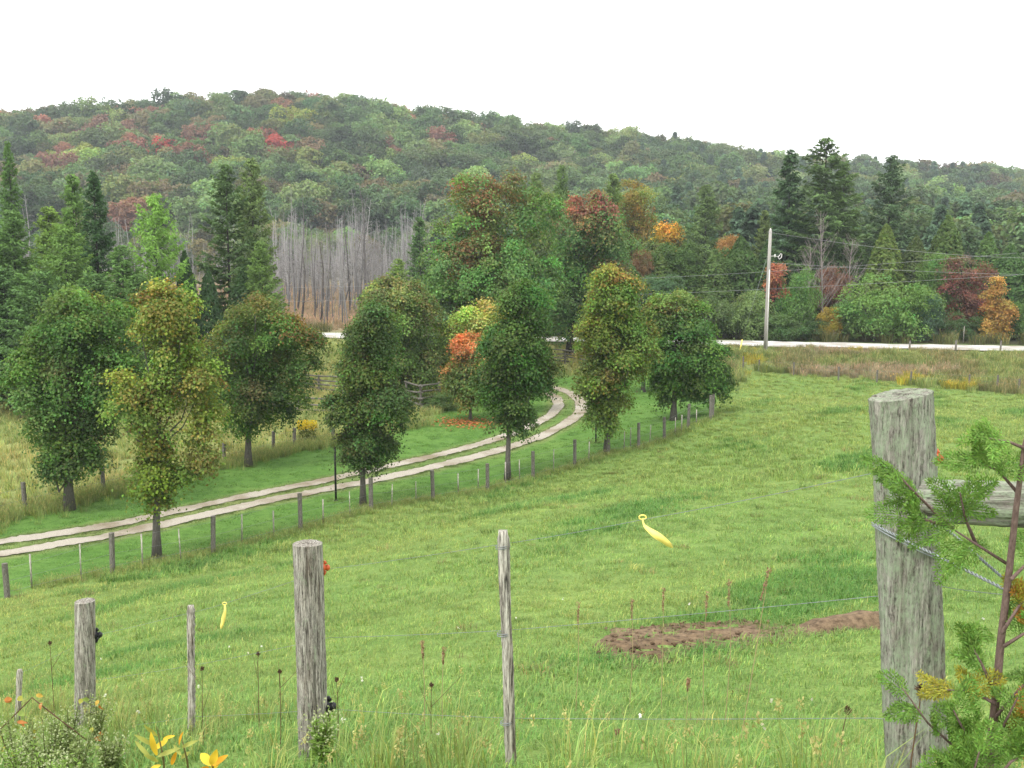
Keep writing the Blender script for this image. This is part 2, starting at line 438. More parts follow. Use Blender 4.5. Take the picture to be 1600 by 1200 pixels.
def ribbon(name, line, halfw, mat, lift, ragged=0.12, step=0.25):
    line = np.asarray(line)[:, :2]
    t = np.concatenate([[0], np.cumsum(np.linalg.norm(np.diff(line, axis=0), axis=1))])
    n = int(t[-1] / step)
    # smooth resample
    q = np.stack([np.interp(np.linspace(0, t[-1], n), t, line[:, a]) for a in (0, 1)], 1)
    for _ in range(40):
        q[1:-1] = (q[:-2] + 2 * q[1:-1] + q[2:]) / 4
    tan = unit(np.gradient(q, axis=0)); nor = np.stack([-tan[:, 1], tan[:, 0]], 1)
    w = np.linspace(-1, 1, 7)
    r = rng.normal(size=(n, 2)) * ragged * 0.5 + 0.6 * ragged * np.stack([wob(np.c_[q, 0 * q[:, 0]], 2.2, 2), wob(np.c_[q, 0 * q[:, 0]], 2.2, 3)], 1)
    off = w[None] * halfw + np.where(w[None] < 0, -r[:, :1], r[:, 1:]) * (abs(w[None]) > 0.9)
    P = q[:, None] + nor[:, None] * off[..., None]
    z = Hs(P[..., 0].ravel(), P[..., 1].ravel()) + lift
    P = np.c_[P.reshape(-1, 2), z]
    i, j = np.meshgrid(np.arange(n - 1), np.arange(6), indexing='ij'); i, j = i.ravel(), j.ravel()
    b = MB(); b.add(P, np.stack([i * 7 + j, i * 7 + j + 1, (i + 1) * 7 + j + 1, (i + 1) * 7 + j], 1)[:, ::-1])
    return tag(b.build(name, mat, smooth=True), kind='structure')

ribbon('gravel_wheel_track', track_a, 0.37, M['gravel'], 0.03, 0.06, 0.12)
ribbon('gravel_wheel_track', track_b, 0.34, M['gravel'], 0.03, 0.06, 0.12)
rx = np.linspace(-130, 110, 60)
road_line = np.stack([rx, road_y(rx)], 1)
ribbon('gravel_road', road_line, 2.5, M['roadg'], 0.10, 0.2, 1.0)

# ------------------------------------------------------------------ tree builders
FRESH = np.array([0.88, 1.05, 0.96])
DENS, LSZ, GAIN, BOUGH = 2.3, 0.62, 2.05, 6.5
def vary(n, base, lum=0.2, hue=0.08, g=rng):
    base = np.asarray(base, float)
    l = 1 + lum * np.clip(g.normal(size=(n, 1)), -2, 2)
    h = 1 + hue * g.normal(size=(n, 3))
    return np.clip(base * l * h, 0.003, 0.95)

def broad_crown(ells, clumps, per, clump_r, leaf, base, seed, tints=(), shell=0.6, droop=0.0, lum=0.22, upright=0.0):
    """leaf clumps spread through a union of ellipsoids (cx,cy,cz,rx,ry,rz)"""
    g = np.random.default_rng(seed)
    E = np.asarray(ells, float)
    wts = (E[:, 3] * E[:, 5] + E[:, 4] * E[:, 5] + E[:, 3] * E[:, 4]); wts /= wts.sum()
    # boughs: rounded masses on the envelope with shaded gaps between them
    nb = max(10, int(clumps / BOUGH))
    n = nb * 7
    e = E[g.choice(len(E), n, p=wts)]
    d = unit(g.normal(size=(n, 3)))
    r = 0.88 - shell * 0.75 * g.random(n) ** 2.2 + 0.11 * wob(d * 2.6 + e[:, :3] * 0.9, 1.0, seed % 4)
    Q = e[:, :3] + d * e[:, 3:] * r[:, None]
    q = np.min([np.linalg.norm((Q - a[:3]) / a[3:], axis=1) + 9 * np.all(np.isclose(e, a), axis=1) for a in E], axis=0)
    cand = np.where(q > 0.6)[0]
    keep = [cand[0]]; far = np.full(len(cand), 1e9)
    for _ in range(min(nb, len(cand)) - 1):        # spread the boughs evenly
        far = np.minimum(far, np.linalg.norm(Q[cand] - Q[keep[-1]], axis=1) * (0.9 + 0.2 * g.random(len(cand))))
        keep.append(cand[int(np.argmax(far))])
    keep = np.array(keep)
    Q, eb, db = Q[keep], e[keep], d[keep]; nb = len(Q)
    area = wts.sum() * np.sum(E[:, 3] * E[:, 5]) * 9.0
    br0 = 0.40 * math.sqrt(area / max(nb, 1))
    bi = g.integers(0, nb, clumps)
    cd = unit(g.normal(size=(clumps, 3)) + db[bi] * 0.55 + np.array([0, 0, 0.5]))
    bs = br0 * (0.55 + 0.7 * g.random(nb))
    P = Q[bi] + cd * (bs[bi] * (0.55 + 0.45 * g.random(clumps) ** 0.5))[:, None] * np.array([1.1, 1.1, 0.72])
    d = unit(cd * 0.8 + db[bi] * 0.5)
    bough_l = (1 + 0.5 * lum * g.normal(size=nb)).clip(0.6, 1.5)[bi]; bough_h = (1 + 0.07 * g.normal(size=(nb, 3)))[bi]
    core = g.random(clumps) < 0.16                  # leaves deeper in
    ce = E[g.choice(len(E), clumps, p=wts)]
    P[core] = (ce[:, :3] + unit(g.normal(size=(clumps, 3))) * ce[:, 3:] * (0.6 * g.random((clumps, 1)) ** 0.5))[core]
    n = len(P)
    # each clump: a loose cap of leaves facing outwards and up
    up = np.array([0, 0, 1.0])
    out = unit(d * 0.75 + up * 0.55)
    cs = clump_r * (0.6 + 0.8 * g.random(n))
    m = np.clip((per * DENS * (cs / clump_r) ** 1.6).astype(int), 4, None)
    idx = np.repeat(np.arange(n), m)
    o = g.normal(size=(len(idx), 3)) * 0.55
    on = out[idx]
    o = o - on * np.sum(o * on, 1, keepdims=True) * 0.55
    o[:, 2] -= 0.35 * (o[:, 0] ** 2 + o[:, 1] ** 2) * (0.5 + droop)
    L = P[idx] + o * cs[idx][:, None]
    N = unit(on * 0.55 + up * 0.35 + o * 0.35 + 0.42 * g.normal(size=o.shape))
    T = unit(o + np.array([0, 0, -0.25 - droop + upright]) + 0.6 * g.normal(size=o.shape))
    base = np.asarray(base, float)
    cc = np.tile(base, (n, 1))
    for (tx, ty, tz, ra, rb, rc, tcol, amt) in tints:
        q = np.linalg.norm((P - [tx, ty, tz]) / [ra, rb, rc], axis=1)
        w = np.clip((1.15 - q + 0.35 * g.normal(size=n)) * 1.6, 0, 1) * amt
        cc = cc + (np.asarray(tcol) - cc) * w[:, None]
    cc = cc * bough_l[:, None] * bough_h * (1 + 0.7 * lum * g.normal(size=(n, 1))).clip(0.45, 1.7) * (1 + 0.09 * g.normal(size=(n, 3)))
    col = np.clip(cc[idx] * (1 + 0.11 * g.normal(size=(len(idx), 1))) * (1 + 0.07 * g.normal(size=(len(idx), 3))), 0.004, 0.9)
    if base[0] < 0.9:
        col = np.clip(col * GAIN * np.where(col[:, :1] < col[:, 1:2], FRESH, 1.0), 0.004, 0.85)
    s = leaf * LSZ * (0.7 + 0.6 * g.random(len(idx)))
    b = MB(); b.leaves(L, N, T, s, s * 0.8, col)
    return b, P

def trunk_mesh(h, r, top, lean=(0, 0), limbs=(), seed=0, sides=8):
    g = np.random.default_rng(seed); b = MB()
    n = 9; t = np.linspace(0, 1, n)
    z = -0.15 + t * (h + 0.15)
    P = np.stack([lean[0] * t ** 1.5 + 0.03 * h * 0.3 * np.cumsum(g.normal(size=n)) * t / 2, lean[1] * t ** 1.5 + 0.01 * h * np.cumsum(g.normal(size=n)) * t / 2, z], 1)
    rad = r + (top - r) * t ** 0.8; rad[0] *= 1.5; rad[1] *= 1.12 if n > 6 else 1
    b.tube(P, rad, sides)
    for q in limbs:
        q = np.asarray(q, float)
        f = np.clip(0.25 + 0.6 * (q[2] / max(h, 0.1)) * 0.75, 0.2, 0.9)
        a = np.array([np.interp(f * h * 0.8, P[:, 2], P[:, k2]) for k2 in (0, 1)] + [f * h * 0.8])
        a[2] = min(a[2], q[2] - 0.1 * h)
        mid = a * 0.5 + q * 0.5 + [0, 0, 0.06 * h * g.normal()]
        mid[:2] = a[:2] * 0.4 + q[:2] * 0.6
        ra = np.interp(a[2], P[:, 2], rad) * 0.45
        b.tube([a, mid, q], [ra, ra * 0.6, 0.012], 5, cap=False)
    return b

def tree(name, loc, crown_me, trunk_me, label, cat='tree', group=None, rz=0.0, sc=1.0, tint=(1, 1, 1)):
    t = empty(name, loc, rz, sc)
    tr = link('trunk', trunk_me, t) if trunk_me else None
    cr = link('crown', crown_me, t)
    if tint != (1, 1, 1) and tint[0] < tint[1]: tint = tuple(np.array(tint) * FRESH * 1.0)
    cr.color = (*[min(1.0, c * (GAIN if tint != (1, 1, 1) else 1)) for c in tint], 1)
    tag(t, label, cat, group)
    return t

def measured_tree(name, u, v, lobes, base, clumps, per, leaf, label, seed, tints=(), trunk_r=0.13, clump_r=0.42, d=None, trunk_top=None, bark='bark', cat='tree', group=None, depth=0.9, shell=0.6, droop=0.0, trunk=True, limbs=10):
    """a tree whose crown lobes were measured on the picture: (u, v, half width, half height) in picture units, turned to metres at the tree's own distance"""
    p = G(u, v) if d is None else np.array([(u - 800) / F * d / _cp * 0 + at_y(u, v, d)[0], d, 0])
    if d is not None: p[2] = h1(p[0], p[1])
    y = p[1]
    ells = []
    g = np.random.default_rng(seed + 500)
    def loc(cu, cv):
        q = at_y(cu, cv, y); return q[0] - p[0], q[2] - p[2]
    mpp = y / F / _cp * 1.0
    for (cu, cv, ru, rv) in lobes:
        x, z = loc(cu, cv)
        ells.append((x, g.uniform(-0.25, 0.25) * ru * mpp, z, ru * mpp * 0.88, ru * mpp * depth * 0.88, rv * mpp * 0.88))
    tt = []
    for (cu, cv, ru, rv, col, amt) in tints:
        x, z = loc(cu, cv)
        tt.append((x, 0, z, ru * mpp, 9 if ru > 400 else ru * mpp * 1.6, rv * mpp, col, amt))
    cb, P = broad_crown(ells, clumps, per, clump_r, leaf, base, seed, tt, shell, droop)
    hh = max(e[2] + e[5] * 0.55 for e in ells) if trunk_top is None else trunk_top
    lean = (ells[0][0] * 0.7, 0)
    tm = None
    if trunk:
        tm = trunk_mesh(hh, trunk_r, 0.03, lean, P[g.choice(len(P), limbs, replace=False)], seed).mesh('trunk', M[bark], True)
    return tree(name, tuple(p), cb.mesh('crown', M['leaf']), tm, label, cat, group)

GREEN, DKGREEN, OLIVE = (0.058, 0.098, 0.022), (0.036, 0.066, 0.018), (0.115, 0.115, 0.024)
ORANGE, RED, RUST, YELLOW, BROWNRED = (0.42, 0.14, 0.025), (0.42, 0.07, 0.03), (0.26, 0.10, 0.03), (0.42, 0.33, 0.05), (0.16, 0.07, 0.035)
GA = 'young maples lining the driveway'
measured_tree('maple_tree', 108, 797, [(118, 560, 96, 84), (68, 590, 54, 70), (168, 580, 54, 70), (112, 655, 76, 55), (110, 705, 46, 36), (125, 500, 72, 52)],
              (0.058, 0.088, 0.024), 560, 40, 0.17, 'broad full dark green maple with round crown at the far left of the driveway', 11, trunk_r=0.17, group=GA,
              tints=[(130, 465, 90, 22, (0.12, 0.14, 0.03), 0.5)])
measured_tree('maple_tree', 245, 875, [(262, 490, 44, 56), (278, 550, 42, 42), (258, 610, 34, 40), (312, 590, 28, 44), (212, 636, 32, 34), (188, 604, 16, 22), (236, 690, 36, 40), (322, 650, 20, 30), (318, 698, 18, 28), (285, 735, 20, 22), (243, 748, 46, 36), (243, 785, 26, 18)],
              (0.105, 0.122, 0.026), 390, 34, 0.15, 'ragged olive yellow maple with gappy crown in front of the gravel track', 12, trunk_r=0.12, clump_r=0.36, group=GA,
              tints=[(265, 460, 45, 35, (0.13, 0.118, 0.028), 0.45), (190, 590, 20, 25, (0.15, 0.118, 0.028), 0.45), (245, 770, 70, 50, (0.075, 0.095, 0.02), 0.7)])
measured_tree('maple_tree', 388, 728, [(405, 520, 78, 62), (360, 560, 45, 62), (450, 545, 52, 62), (395, 610, 72, 48), (445, 615, 52, 42), (390, 652, 42, 25)],
              (0.052, 0.076, 0.020), 470, 38, 0.17, 'dark maple with rusty orange tinge on its upper right, beyond the gravel track', 13, trunk_r=0.15, group=GA,
              tints=[(395, 462, 95, 24, (0.10, 0.088, 0.025), 0.6), (468, 500, 20, 26, (0.22, 0.10, 0.03), 0.55), (350, 540, 30, 50, (0.10, 0.10, 0.025), 0.5)])
measured_tree('maple_tree', 567, 791, [(580, 528, 36, 48), (575, 588, 54, 48), (598, 635, 46, 46), (548, 640, 36, 50), (574, 685, 48, 38), (565, 718, 30, 24), (592, 500, 26, 25)],
              (0.046, 0.068, 0.021), 470, 38, 0.15, 'narrow dark green maple beside a thin black pole', 14, trunk_r=0.11, clump_r=0.38, group=GA,
              tints=[(560, 600, 50, 60, (0.075, 0.085, 0.022), 0.6)])
measured_tree('maple_tree', 793, 751, [(822, 478, 40, 50), (800, 530, 50, 48), (822, 575, 54, 50), (782, 600, 42, 48), (802, 640, 34, 28), (795, 668, 20, 16)],
              (0.048, 0.075, 0.020), 480, 38, 0.17, 'tall narrow deep green maple standing at the inside of the driveway bend', 15, trunk_r=0.12, group=GA)
measured_tree('maple_tree', 948, 709, [(962, 466, 44, 48), (948, 520, 52, 50), (988, 535, 40, 55), (945, 590, 42, 46), (955, 630, 36, 26), (945, 650, 22, 16)],
              (0.085, 0.105, 0.024), 480, 38, 0.18, 'yellowing maple with golden orange top right of the driveway bend', 16, trunk_r=0.13, group=GA,
              tints=[(965, 422, 55, 18, (0.18, 0.13, 0.025), 0.7), (915, 500, 25, 60, (0.13, 0.115, 0.025), 0.5)])
measured_tree('maple_tree', 1052, 657, [(1062, 500, 60, 50), (1085, 550, 55, 55), (1045, 560, 45, 55), (1105, 585, 40, 38), (1060, 605, 52, 28), (1040, 480, 35, 25)],
              (0.058, 0.092, 0.024), 470, 38, 0.20, 'round bushy green maple at the right end of the driveway fence', 17, trunk_r=0.16, group=GA,
              tints=[(1055, 465, 60, 25, (0.12, 0.115, 0.03), 0.6)])
# trees round the bend
measured_tree('large_maple_tree', 770, 596, [(760, 350, 80, 62), (830, 350, 50, 55), (715, 400, 55, 60), (770, 430, 105, 65), (830, 440, 52, 62), (700, 460, 45, 45), (770, 500, 92, 50), (740, 310, 40, 35), (800, 305, 36, 28)],
              (0.076, 0.118, 0.036), 760, 38, 0.28, 'biggest green maple with red brown patch in its crown behind the driveway bend', 21, clump_r=0.7, d=73, trunk_r=0.3, bark='bark_dark', droop=0.1,
              tints=[(750, 305, 42, 45, (0.15, 0.064, 0.036), 0.9), (748, 390, 40, 45, (0.13, 0.066, 0.03), 0.85), (820, 310, 55, 45, (0.10, 0.09, 0.03), 0.6)])
measured_tree('large_maple_tree', 890, 576, [(920, 350, 52, 48), (955, 380, 34, 40), (900, 410, 50, 55), (945, 440, 42, 45), (900, 470, 45, 40), (890, 500, 35, 30)],
              (0.072, 0.112, 0.038), 520, 36, 0.29, 'large maple with crimson top and dark trunk by the rail fence', 22, clump_r=0.7, d=80, trunk_r=0.3, bark='bark_dark', droop=0.1,
              tints=[(915, 318, 55, 30, (0.155, 0.05, 0.042), 0.9), (870, 340, 30, 40, (0.15, 0.09, 0.04), 0.6), (960, 440, 30, 30, (0.16, 0.075, 0.03), 0.5)])
measured_tree('willow_tree', 610, 640, [(620, 480, 62, 48), (650, 520, 50, 50), (590, 530, 50, 50), (645, 570, 58, 48), (600, 590, 50, 40)],
              (0.088, 0.108, 0.032), 560, 40, 0.24, 'soft olive green willow-like tree behind the narrow dark maple', 23, clump_r=0.6, d=62, trunk_r=0.2, droop=0.35,
              tints=[(610, 450, 70, 30, (0.12, 0.125, 0.045), 0.6)])
measured_tree('yellow_leaved_tree', 762, 640, [(758, 500, 38, 30), (735, 515, 30, 30), (785, 520, 32, 35), (755, 545, 40, 35)],
              (0.20, 0.20, 0.05), 240, 32, 0.22, 'pale yellow leaved tree above the orange red maple', 24, clump_r=0.5, d=62, trunk_r=0.1, droop=0.1)
measured_tree('small_maple_tree', 735, 656, [(733, 550, 30, 30), (745, 575, 30, 32), (720, 590, 26, 30), (735, 605, 32, 25)],
              (0.085, 0.10, 0.028), 230, 34, 0.2, 'small orange red topped maple shedding leaves on the lawn', 25, clump_r=0.42, trunk_r=0.09,
              tints=[(738, 532, 44, 24, (0.30, 0.105, 0.04), 0.95), (705, 555, 16, 14, (0.28, 0.09, 0.03), 0.8), (750, 575, 18, 16, (0.3, 0.11, 0.03), 0.5)])
measured_tree('small_maple_tree', 1005, 617, [(1010, 540, 36, 40), (1020, 570, 32, 26)],
              (0.060, 0.085, 0.024), 160, 34, 0.22, 'small green tree half hidden between two driveway maples', 26, clump_r=0.5, trunk_r=0.14, d=66)
measured_tree('small_maple_tree', 822, 640, [(820, 560, 34, 40), (815, 590, 28, 25)],
              (0.055, 0.09, 0.022), 160, 34, 0.2, 'small green tree behind the inner driveway bend', 27, clump_r=0.45, trunk_r=0.08, d=58)

# --- prototypes: shared meshes for the woods
def proto_broad(seed, h=12.0, wide=4.6, clumps=330, per=26, leaf=0.36, clump_r=0.85, low=0.28, droop=0.0, trunk_r=0.2):
    g = np.random.default_rng(seed)
    ch = h * (1 - low)
    ells = [(0, 0, h * low + ch * 0.52, wide * 0.75, wide * 0.75, ch * 0.5)]
    for _ in range(7):
        a = g.uniform(0, 6.28); rr = wide * g.uniform(0.35, 0.6); z = h * low + ch * g.uniform(0.25, 0.85); s = wide * g.uniform(0.32, 0.5)
        ells.append((rr * math.cos(a), rr * math.sin(a), z, s, s, s * g.uniform(0.7, 1.0)))
    b, P = broad_crown(ells, clumps, per, clump_r, leaf, (1, 1, 1), seed, (), 0.55, droop)
    tm = trunk_mesh(h * 0.8, trunk_r, 0.03, (0, 0), P[:8], seed, 6)
    return b.mesh('crown', M['leaf']), tm.mesh('trunk', M['bark'], True)

def proto_conifer(seed, h=14.0, r=2.6, whorls=46, per=5, spray=0.34, dens=13, slope=-0.25, power=0.8, rag=0.25, low=0.06, wid=0.3, tip=0.25):
    """branches in whorls with drooping needle sprays"""
    g = np.random.default_rng(seed); b = MB(); tb = MB()
    Ps, Ns, Ts, Cs = [], [], [], []
    nb = whorls * per
    for q in range(nb):
        t = low + (1 - low) * ((q + g.random()) / nb)
        z0 = h * t
        L = r * ((1 - t) ** power) * g.uniform(1 - rag, 1 + rag) + 0.12
        if t < 0.2: L *= 0.7 + 1.5 * t
        a = g.uniform(0, 6.28); dr = np.array([math.cos(a), math.sin(a), 0])
        n = max(6, int(L * dens * 2.3))
        s = np.sqrt(g.random(n)) * 1.0
        zz = slope * L * s + tip * L * s ** 2.5 + (0.55 * t ** 3) * L * s
        P = dr[None] * (L * s)[:, None]; P[:, 2] = z0 + zz
        side = np.array([-dr[1], dr[0], 0])
        lat = g.normal(size=n) * (0.20 + 0.22 * L * (1 - s * 0.6)) * 0.6
        P += side[None] * lat[:, None]; P[:, 2] -= abs(lat) * 0.25 + 0.05 * g.random(n)
        T = dr[None] * 0.7 + side[None] * np.sign(lat)[:, None] * 0.7 * g.random((n, 1)) + np.array([0, 0, -0.1]) + 0.35 * g.normal(size=(n, 3))
        N = np.array([0, 0, 0.9])[None] + dr[None] * 0.35 + 0.5 * g.normal(size=(n, 3))
        Ps.append(P); Ns.append(unit(N)); Ts.append(unit(T))
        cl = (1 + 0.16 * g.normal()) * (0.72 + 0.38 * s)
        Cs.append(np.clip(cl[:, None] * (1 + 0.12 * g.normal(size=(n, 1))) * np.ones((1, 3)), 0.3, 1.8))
        if g.random() < 0.35:
            tb.tube([[0, 0, z0], dr * L * 0.5 + [0, 0, z0 + slope * L * 0.5 + tip * L * 0.17], dr * L * 0.95 + [0, 0, z0 + slope * L * .95 + tip * L * .85]], [0.03, 0.02, 0.008], 3, cap=False)
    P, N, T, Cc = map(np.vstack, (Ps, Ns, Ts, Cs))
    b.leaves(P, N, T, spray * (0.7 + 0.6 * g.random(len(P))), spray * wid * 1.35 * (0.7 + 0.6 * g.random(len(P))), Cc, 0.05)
    tb.tube([[0, 0, -0.2], [0, 0, h * 0.5], [0, 0, h * 0.97]], [0.018 * h * 0.75, 0.010 * h * 0.75, 0.012], 6)
    return b.mesh('crown', M['leaf']), tb.mesh('trunk', M['bark_dark'], True)

def proto_cedar(seed, h=9.0, r=1.9, n=7000, spray=0.30, low=0.05):
    """dense flame of upright flat sprays"""
    g = np.random.default_rng(seed); b = MB()
    t = low + (1 - low) * g.random(n) ** 1.25
    prof = np.where(t < 0.3, 0.75 + 0.25 * t / 0.3, ((1 - t) / 0.7) ** 0.75)
    a = g.uniform(0, 6.28, n)
    dirs = np.stack([np.cos(a), np.sin(a), 0 * a], 1)
    lob = 1 + 0.16 * wob(np.c_[dirs[:, :2] * 2.2, t * 7], 1.0, seed % 4) + 0.10 * wob(np.c_[dirs[:, :2] * 5, t * 16], 1.0, (seed + 1) % 4)
    rr = r * prof * lob * (1 - 0.5 * g.random(n) ** 2.2) + 0.05
    P = dirs * rr[:, None]; P[:, 2] = h * t
    # sprays gather on finger-like boughs
    lump = wob(np.c_[dirs[:, :2] * 6, t * 14], 1.0, (seed + 2) % 4)
    P[:, 2] += 0.25 * lump
    N = unit(dirs * 0.9 + np.array([0, 0, 0.35]) + 0.5 * g.normal(size=(n, 3)))
    T = unit(dirs * 0.45 + np.array([0, 0, 0.8]) + 0.45 * g.normal(size=(n, 3)))
    col = np.clip((1 + 0.22 * lump[:, None] + 0.15 * g.normal(size=(n, 1))) * (1 + 0.05 * g.normal(size=(n, 3))), 0.35, 1.8)
    s = spray * (0.7 + 0.6 * g.random(n))
    b.leaves(P, N, T, s, s * 0.5, col, 0.05)
    tb = MB(); tb.tube([[0, 0, -0.2], [0, 0, h * 0.5], [0, 0, h * 0.93]], [0.016 * h, 0.01 * h, 0.012], 6)
    return b.mesh('crown', M['leaf']), tb.mesh('trunk', M['bark_dark'], True)

def proto_bush(seed, h=3.6, wide=2.2, clumps=170, per=28, leaf=0.2, clump_r=0.45, droop=0.0):
    g = np.random.default_rng(seed)
    ells = [(0, 0, h * 0.45, wide * 0.8, wide * 0.8, h * 0.48)]
    for _ in range(6):
        a = g.uniform(0, 6.28); rr = wide * g.uniform(0.35, 0.6); s = wide * g.uniform(0.35, 0.5)
        ells.append((rr * math.cos(a), rr * math.sin(a), h * g.uniform(0.25, 0.7), s, s, s * g.uniform(0.7, 1)))
    b, P = broad_crown(ells, clumps, per, clump_r, leaf, (1, 1, 1), seed, (), 0.55, droop)
    tb = MB()
    for q in range(5):
        e = P[g.integers(len(P))]; tb.tube([[0.1 * g.normal(), 0.1 * g.normal(), -0.1], e * [0.4, 0.4, 0.5], e], [0.05, 0.035, 0.01], 5, cap=False)
    return b.mesh('crown', M['leaf']), tb.mesh('trunk', M['bark_dark'], True)

def bare_tree_mb(seed, h=13.0, r=0.09, nbr=22, brl=1.6, lean=0.03, col=(0.30, 0.285, 0.27), up=0.55, low=0.3, twigs=2):
    g = np.random.default_rng(seed); b = MB()
    n = 7; t = np.linspace(0, 1, n)
    P = np.stack([lean * h * t + 0.012 * h * np.cumsum(g.normal(size=n)) * t, 0.012 * h * np.cumsum(g.normal(size=n)) * t, -0.2 + t * (h + 0.2)], 1)
    c = np.asarray(col)
    tc = c[None] * (0.55 + 0.55 * t[:, None])      # trunk colour darker below, paler towards the top
    b.tube(P, r * (1 - 0.85 * t), 5, cap=False, col=np.repeat(tc, 5, 0))
    for q in range(nbr):
        s = g.uniform(low, 0.97); o = np.array([np.interp(s, t, P[:, a]) for a in range(3)])
        a = g.uniform(0, 6.28); L = brl * (1.1 - s) * g.uniform(0.5, 1.3) + 0.25
        d = np.array([math.cos(a), math.sin(a), up + 0.35 * g.normal()])
        e = o + d * L; m2 = (o + e) / 2 + [0, 0, -0.08 * L]
        b.tube([o, m2, e], [r * 0.35 * (1.1 - s) + 0.008, 0.012, 0.006], 3, cap=False, col=c * g.uniform(0.8, 1.15))
        for w in range(twigs):
            f = g.uniform(0.3, 0.95); o2 = o + (e - o) * f
            e2 = o2 + unit(d + 0.8 * g.normal(size=3)) * L * 0.4
            b.tube([o2, e2], [0.010, 0.005], 3, cap=False, col=c * g.uniform(0.8, 1.15))
    return b

PB = [proto_broad(100 + q, 12, w, droop=dp) for q, (w, dp) in enumerate([(4.6, 0), (4.0, 0.1), (5.0, 0), (3.4, 0.15)])]
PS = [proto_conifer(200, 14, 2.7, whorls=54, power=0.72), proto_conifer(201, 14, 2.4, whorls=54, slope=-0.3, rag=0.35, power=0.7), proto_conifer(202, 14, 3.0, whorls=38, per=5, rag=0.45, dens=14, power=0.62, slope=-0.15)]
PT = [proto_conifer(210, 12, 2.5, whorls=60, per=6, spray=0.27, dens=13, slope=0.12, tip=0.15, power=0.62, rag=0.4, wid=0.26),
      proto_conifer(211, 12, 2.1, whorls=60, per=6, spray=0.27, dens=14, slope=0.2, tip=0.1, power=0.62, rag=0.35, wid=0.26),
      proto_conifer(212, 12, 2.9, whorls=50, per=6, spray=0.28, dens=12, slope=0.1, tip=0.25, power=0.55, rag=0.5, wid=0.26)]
PC = [proto_cedar(220, 9, 1.9), proto_cedar(221, 9, 1.6), proto_cedar(222, 9, 2.3, 8000)]
PU = [proto_bush(230), proto_bush(231, 3.6, 2.6), proto_bush(232, 3.6, 1.9, droop=0.3)]
HEI = {'B': 12.0, 'S': 14.0, 'T': 12.0, 'C': 9.0, 'U': 3.6}
WID = {'B': (4.6, 4.0, 5.0, 3.4), 'S': (2.7, 2.4, 3.0), 'T': (2.5, 2.1, 2.9), 'C': (1.9, 1.6, 2.3), 'U': (2.2, 2.6, 1.9)}
SETS = {'B': PB, 'S': PS, 'T': PT, 'C': PC, 'U': PU}
NAMES = {'B': ('broadleaf_tree', 'tree'), 'S': ('spruce_tree', 'conifer'), 'T': ('tamarack_tree', 'conifer'), 'C': ('cedar_tree', 'conifer'), 'U': ('shrub', 'shrub')}
def wood(kind, idx, u, vt, d, wpx, tint, label, group=None, name=None):
    """a tree of the woods: picture column, row of its tip, distance, width"""
    x = at_y(u, vt, d)[0]; z = h1(x, d)
    hgt = at_y(u, vt, d)[2] - z
    sz = hgt / HEI[kind]
    sw = (wpx * d / F / 2) / WID[kind][idx] * {'S': 1.05, 'T': 1.05}.get(kind, 1.0)
    cm, tm = SETS[kind][idx]
    nm, cat = NAMES[kind]
    return tree(name or nm, (x, d, z), cm, tm, label, cat, group, rz=rng.uniform(0, 6.28), sc=(sw, sw, sz), tint=tint)

